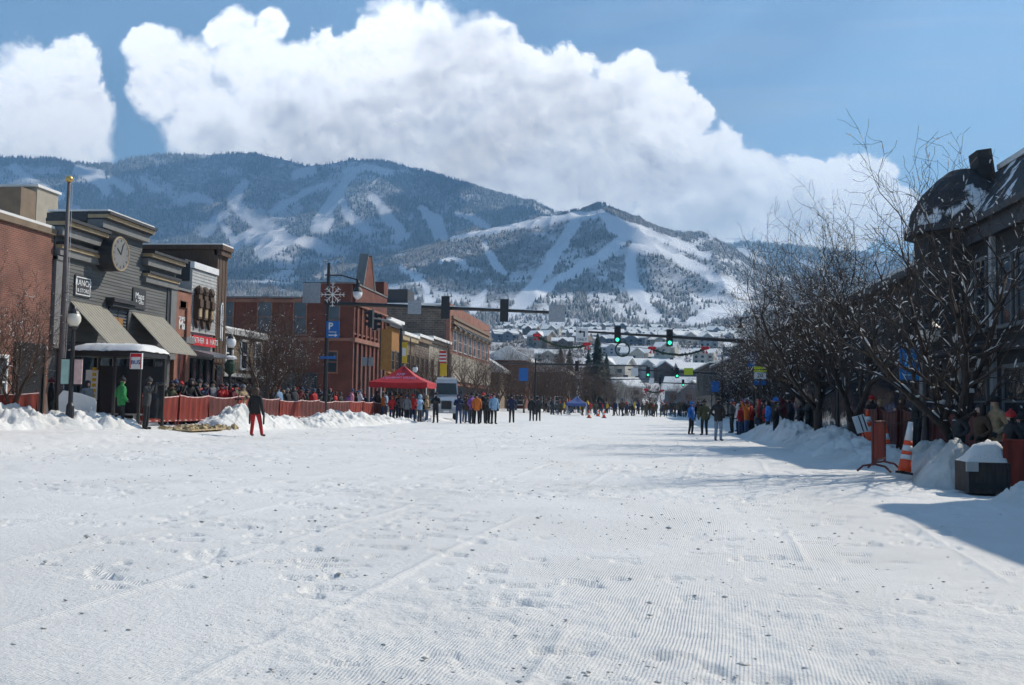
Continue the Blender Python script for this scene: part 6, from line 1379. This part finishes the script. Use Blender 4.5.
def extra(o, name, mb, m): return _obj(name, mb, m, o)
LEFT, RIGHT, CAMF, AWAY = R(90), R(-90), 0.0, R(180)         # LEFT-side people face +X
# named individuals
person(50.5, 34.2, 1.68, 'black', 'black', 'beanie', 'maroon', 'stand', R(120), "person in dark coat half hidden behind the flagpole")
person(87, 33.0, 1.62, 'grey', 'charcoal', 'hair', 'dark', 'pockets', R(70), "person with dark hair and grey jacket waiting beside the bus shelter")
person(121.5, 32.4, 1.74, 'green', 'black', 'beanie', 'black', 'pockets', R(140), "person in bright green jacket with back half turned by the bus shelter")
o = person(146.5, 32.9, 1.76, 'charcoal', 'black', 'beanie', 'charcoal', 'camera', R(95), "photographer in charcoal coat raising a camera beside the orange fence")
b = MB(); b.box(-.07, .07, -.36, -.25, 1.52, 1.62); b.cyl((0, -.36, 1.57), (0, -.55, 1.57), .045, n=12); t_ = _obj("camera_body", b, M['black'], None); t_.name = "handheld_camera"; t_.location = o.location; t_.rotation_euler = o.rotation_euler; tag(t_, "black camera with long lens held by the photographer in charcoal", "camera")
o = person(256, 34.6, 1.72, 'black', 'red', 'hair', 'brown', 'wide', R(165), "walker in black jacket and red trousers alone on the snow at left")
for s in (-1, 1):
    p_ = Vector(o.location) + Matrix.Rotation(o.rotation_euler.z, 3, 'Z') @ Vector((s * .30, -.08, 0)); b = MB(); b.lathe((0, 0, 0), [(.02, .42), (.032, .46), (.036, .72), (.025, .86), (.015, .88)], 10); b.tube([(-.02, 0, .86), (-.02, 0, .97), (.02, 0, .97), (.02, 0, .86)], .01, 6)
    t_ = _obj("hand_bag", b, CL['black']); t_.location = p_; tag(t_, "slim black bag hanging from the walker's %s hand" % ("left" if s > 0 else "right"), "bag")
person(512, 66, 1.86, 'navy', 'black', 'beanie', 'black', 'pockets', CAMF, "lone dark blue coated person standing in mid street on the left")
person(532, 74, 1.8, 'black', 'black', 'beanie', 'charcoal', 'stand', CAMF, "left one of the dark pair standing by the far signal pole")
person(538.5, 74.5, 1.78, 'charcoal', 'black', 'cap', 'black', 'pockets', CAMF, "right one of the dark pair standing by the far signal pole")
person(691.5, 47.5, 1.52, 'bright blue', 'black', 'beanie', 'bright blue', 'wide', R(60), "person in bright blue jacket striding with legs apart on the snow")
person(704.5, 47.0, 1.62, 'olive', 'black', 'beanie', 'black', 'stand', R(200), "person in long dark olive coat behind the grey trousers man")
person(718.5, 40.0, 1.70, 'black', 'pale denim', 'cap', 'black', 'pockets', R(150), "man in black jacket and pale grey trousers at the right of the street")
person(776, 40.8, 1.72, 'black', 'black', 'beanie', 'bright blue', 'stand', R(-120), "person in black with a bright blue hat at the edge of the right crowd")
person(791, 41.6, 1.78, 'black', 'charcoal', 'beanie', 'black', 'walk', R(-100), "tall person in black striding at the end of the right crowd")
person(768, 43.5, 1.66, 'bright blue', 'black', 'hair', 'dark', 'pockets', R(-90), "person in blue jacket beside the black coat with blue hat")
person(917, 28.5, 1.7, 'black', 'black', 'hair', 'fair', 'stand', R(-80), "fair haired person in black behind the slim cone on the right pavement")
for (u, Y, h, jk, hk, hc, lab) in ((959, 21.6, 1.42, 'charcoal', 'beanie', 'black', "child in dark hat peering out right beside the twin trunked tree"), (981, 20.4, 1.46, 'brown', 'hair', 'dark', "person in brown coat behind the planter box"), (996, 20.2, 1.60, 'tan', 'cap', 'black', "person in tan coat and dark wide cap behind the planter"), (1011, 18.3, 1.34, 'black', 'beanie', 'red', "person in black with a red hat behind the right edge barrier"), (1021, 18.6, 1.28, 'charcoal', 'beanie', 'black', "person cut off by the right edge behind the faded barrier")):
    person(u, Y, h, jk, 'black', hk, hc, 'pockets', R(-80), lab)
# grouped crowds
JK = ['black', 'charcoal', 'navy', 'maroon', 'black', 'brown', 'grey', 'purple', 'navy', 'olive', 'black', 'light blue', 'red', 'tan', 'charcoal', 'black', 'charcoal']; HKS = ['beanie', 'beanie', 'hood', 'hair', 'cap']; HCL = ['black', 'grey', 'maroon', 'navy', 'charcoal', 'red', 'brown', 'denim']
rg_ = random.Random(21)
def crowd(pts, facing, where, group, poses=('stand', 'pockets', 'crossed', 'pockets', 'camera', 'lean', 'wave'), hlo=1.5, hhi=1.85, jk=JK):
    pts = sorted(pts, key=lambda q: q[0]); cnt = {}; spec = []
    for (u, Y, *r) in pts:
        j = r[0] if r else rg_.choice(jk); k = rg_.choice(HKS); c_ = rg_.choice(list(HC)) if k == 'hair' else (j if k == 'hood' else rg_.choice(HCL)); spec.append((u, Y, j, k, c_)); cnt[j] = cnt.get(j, 0) + 1
    seen = {}
    for (u, Y, j, k, c_) in spec:
        seen[j] = seen.get(j, 0) + 1; top = {'hair': "%s hair" % c_, 'hood': "raised hood", 'beanie': "%s knit hat" % c_, 'cap': "%s cap" % c_}[k]
        lab = "spectator in %s jacket, %s, %s" % (j, top, where) if cnt[j] == 1 else "%s %s jacketed spectator from the left, %s, %s" % (ORD[seen[j] - 1], j, top, where)
        po = rg_.choice(poses)
        if po == 'wave' and rg_.random() < .7: po = 'pockets'
        person(u, Y, rg_.uniform(hlo, hhi), j, rg_.choice(['black', 'charcoal', 'denim', 'black', 'navy']), k, c_, po, facing + rg_.uniform(-.7, .7), lab, group)
pts = [(rg_.uniform(158, 243), 0) for _ in range(30)]
pts = [(160 + 84 * (k + .5) / 15 + rg_.uniform(-1.5, 1.5), 37.2 + 6.0 * (k + .5) / 15 + rg_.uniform(.3, .6)) for k in range(15)] + [(162 + 82 * (k + .5) / 14 + rg_.uniform(-2, 2), 39.2 + 6.3 * (k + .5) / 14 + rg_.uniform(-.2, .5)) for k in range(14)] + [(166 + 78 * (k + .5) / 12 + rg_.uniform(-2, 2), 40.4 + 6.5 * (k + .5) / 12) for k in range(12)]
crowd(pts, LEFT, "behind the orange fence", "spectators behind the orange snow fence", ('stand', 'pockets', 'crossed', 'camera', 'lean'))
pts = [(262 + 104 * (k + .5) / 15 + rg_.uniform(-2, 2), 50.5 + 15 * (k + .5) / 15 + rg_.uniform(.6, 1.4)) for k in range(15)] + [(272 + 90 * (k + .5) / 11 + rg_.uniform(-2, 2), 56 + 12 * (k + .5) / 11) for k in range(11)] + [(352, 61.8, 'pink'), (360, 63, 'white')]
crowd(pts, LEFT, "above the long snow bank", "spectators above the long snow bank")
pts = [(370 + 58 * (k + .5) / 12 + rg_.uniform(-2, 2), rg_.uniform(65.2, 69.5)) for k in range(12)] + [(383, 64.2, 'orange'), (392, 63.5, 'red'), (407, 63.8, 'grey'), (413, 64.2, 'red'), (420, 63.2, 'light blue'), (427, 63.9, 'tan'), (399, 66.5, 'navy')]
crowd(pts, R(60), "under the red canopy", "spectators under the red canopy", hhi=1.78)
pts = [(436, 61, 'black'), (459, 60.5, 'navy'), (467.5, 63, 'brown'), (472, 61, 'purple'), (477, 60.8, 'orange'), (483, 63, 'black'), (488, 62, 'charcoal'), (494, 61.5, 'light blue'), (490.5, 64, 'navy'), (465, 66, 'black')]
crowd(pts, R(20), "beside the silver truck", "people standing beside the silver truck", ('stand', 'pockets', 'crossed'), 1.7, 1.95)
pts = [(732 + 48 * (k + .5) / 12 + rg_.uniform(-2, 2), 52 - 7.5 * (k + .5) / 12 + rg_.uniform(-.5, .7)) for k in range(12)] + [(735 + 60 * (k + .5) / 12 + rg_.uniform(-2, 2), 56 - 9 * (k + .5) / 12) for k in range(12)] + [(741, 48.5, 'red'), (747, 47.5, 'orange'), (751, 47.8, 'red'), (738, 49, 'white'), (800, 44.5), (808, 43.5), (816, 43)]
crowd(pts, R(-100), "in the right hand crowd", "spectators along the right kerb", hlo=1.4, hhi=1.78)
pts = [(872, 36), (880, 35.5), (902, 33.5), (930, 31), (938, 30)]
crowd([(u, Y, j) for (u, Y), j in zip(pts, ('black', 'charcoal', 'brown', 'navy', 'maroon'))], R(-90), "behind the dark red barriers", "spectators behind the dark red barriers", ('stand', 'pockets'), 1.5, 1.7)
# far crowd across the end of the street: too small to tell apart
FJ = ['black', 'black', 'navy', 'charcoal', 'brown', 'charcoal', 'red', 'olive', 'light blue', 'maroon', 'denim', 'black', 'grey', 'yellow', 'brown', 'navy', 'black', 'charcoal']
nF = 96
for k in range(nF):
    u = 543 + 160 * (k + rg_.uniform(-1.5, 2)) / nF; Y = 114 + 45 * rg_.random() ** 1.6 - (8 if u > 690 else 0)
    j = rg_.choice(FJ if u < 640 else ['brown', 'black', 'brown', 'charcoal', 'black', 'navy', 'olive', 'tan'])
    x = P3(u, 400, Y).x
    person(u, Y, rg_.uniform(1.35, 1.98), j, rg_.choice(['black', 'charcoal', 'denim', 'brown']), rg_.choice(['beanie', 'beanie', 'hood', 'cap']), rg_.choice(HCL), rg_.choice(['stand', 'pockets', 'wide', 'walk', 'crossed']), rg_.uniform(-3, 3), "tiny spectator in the dense crowd across the far end of the street", "far crowd across the street end", 0.02)
print("objects", len(bpy.data.objects))
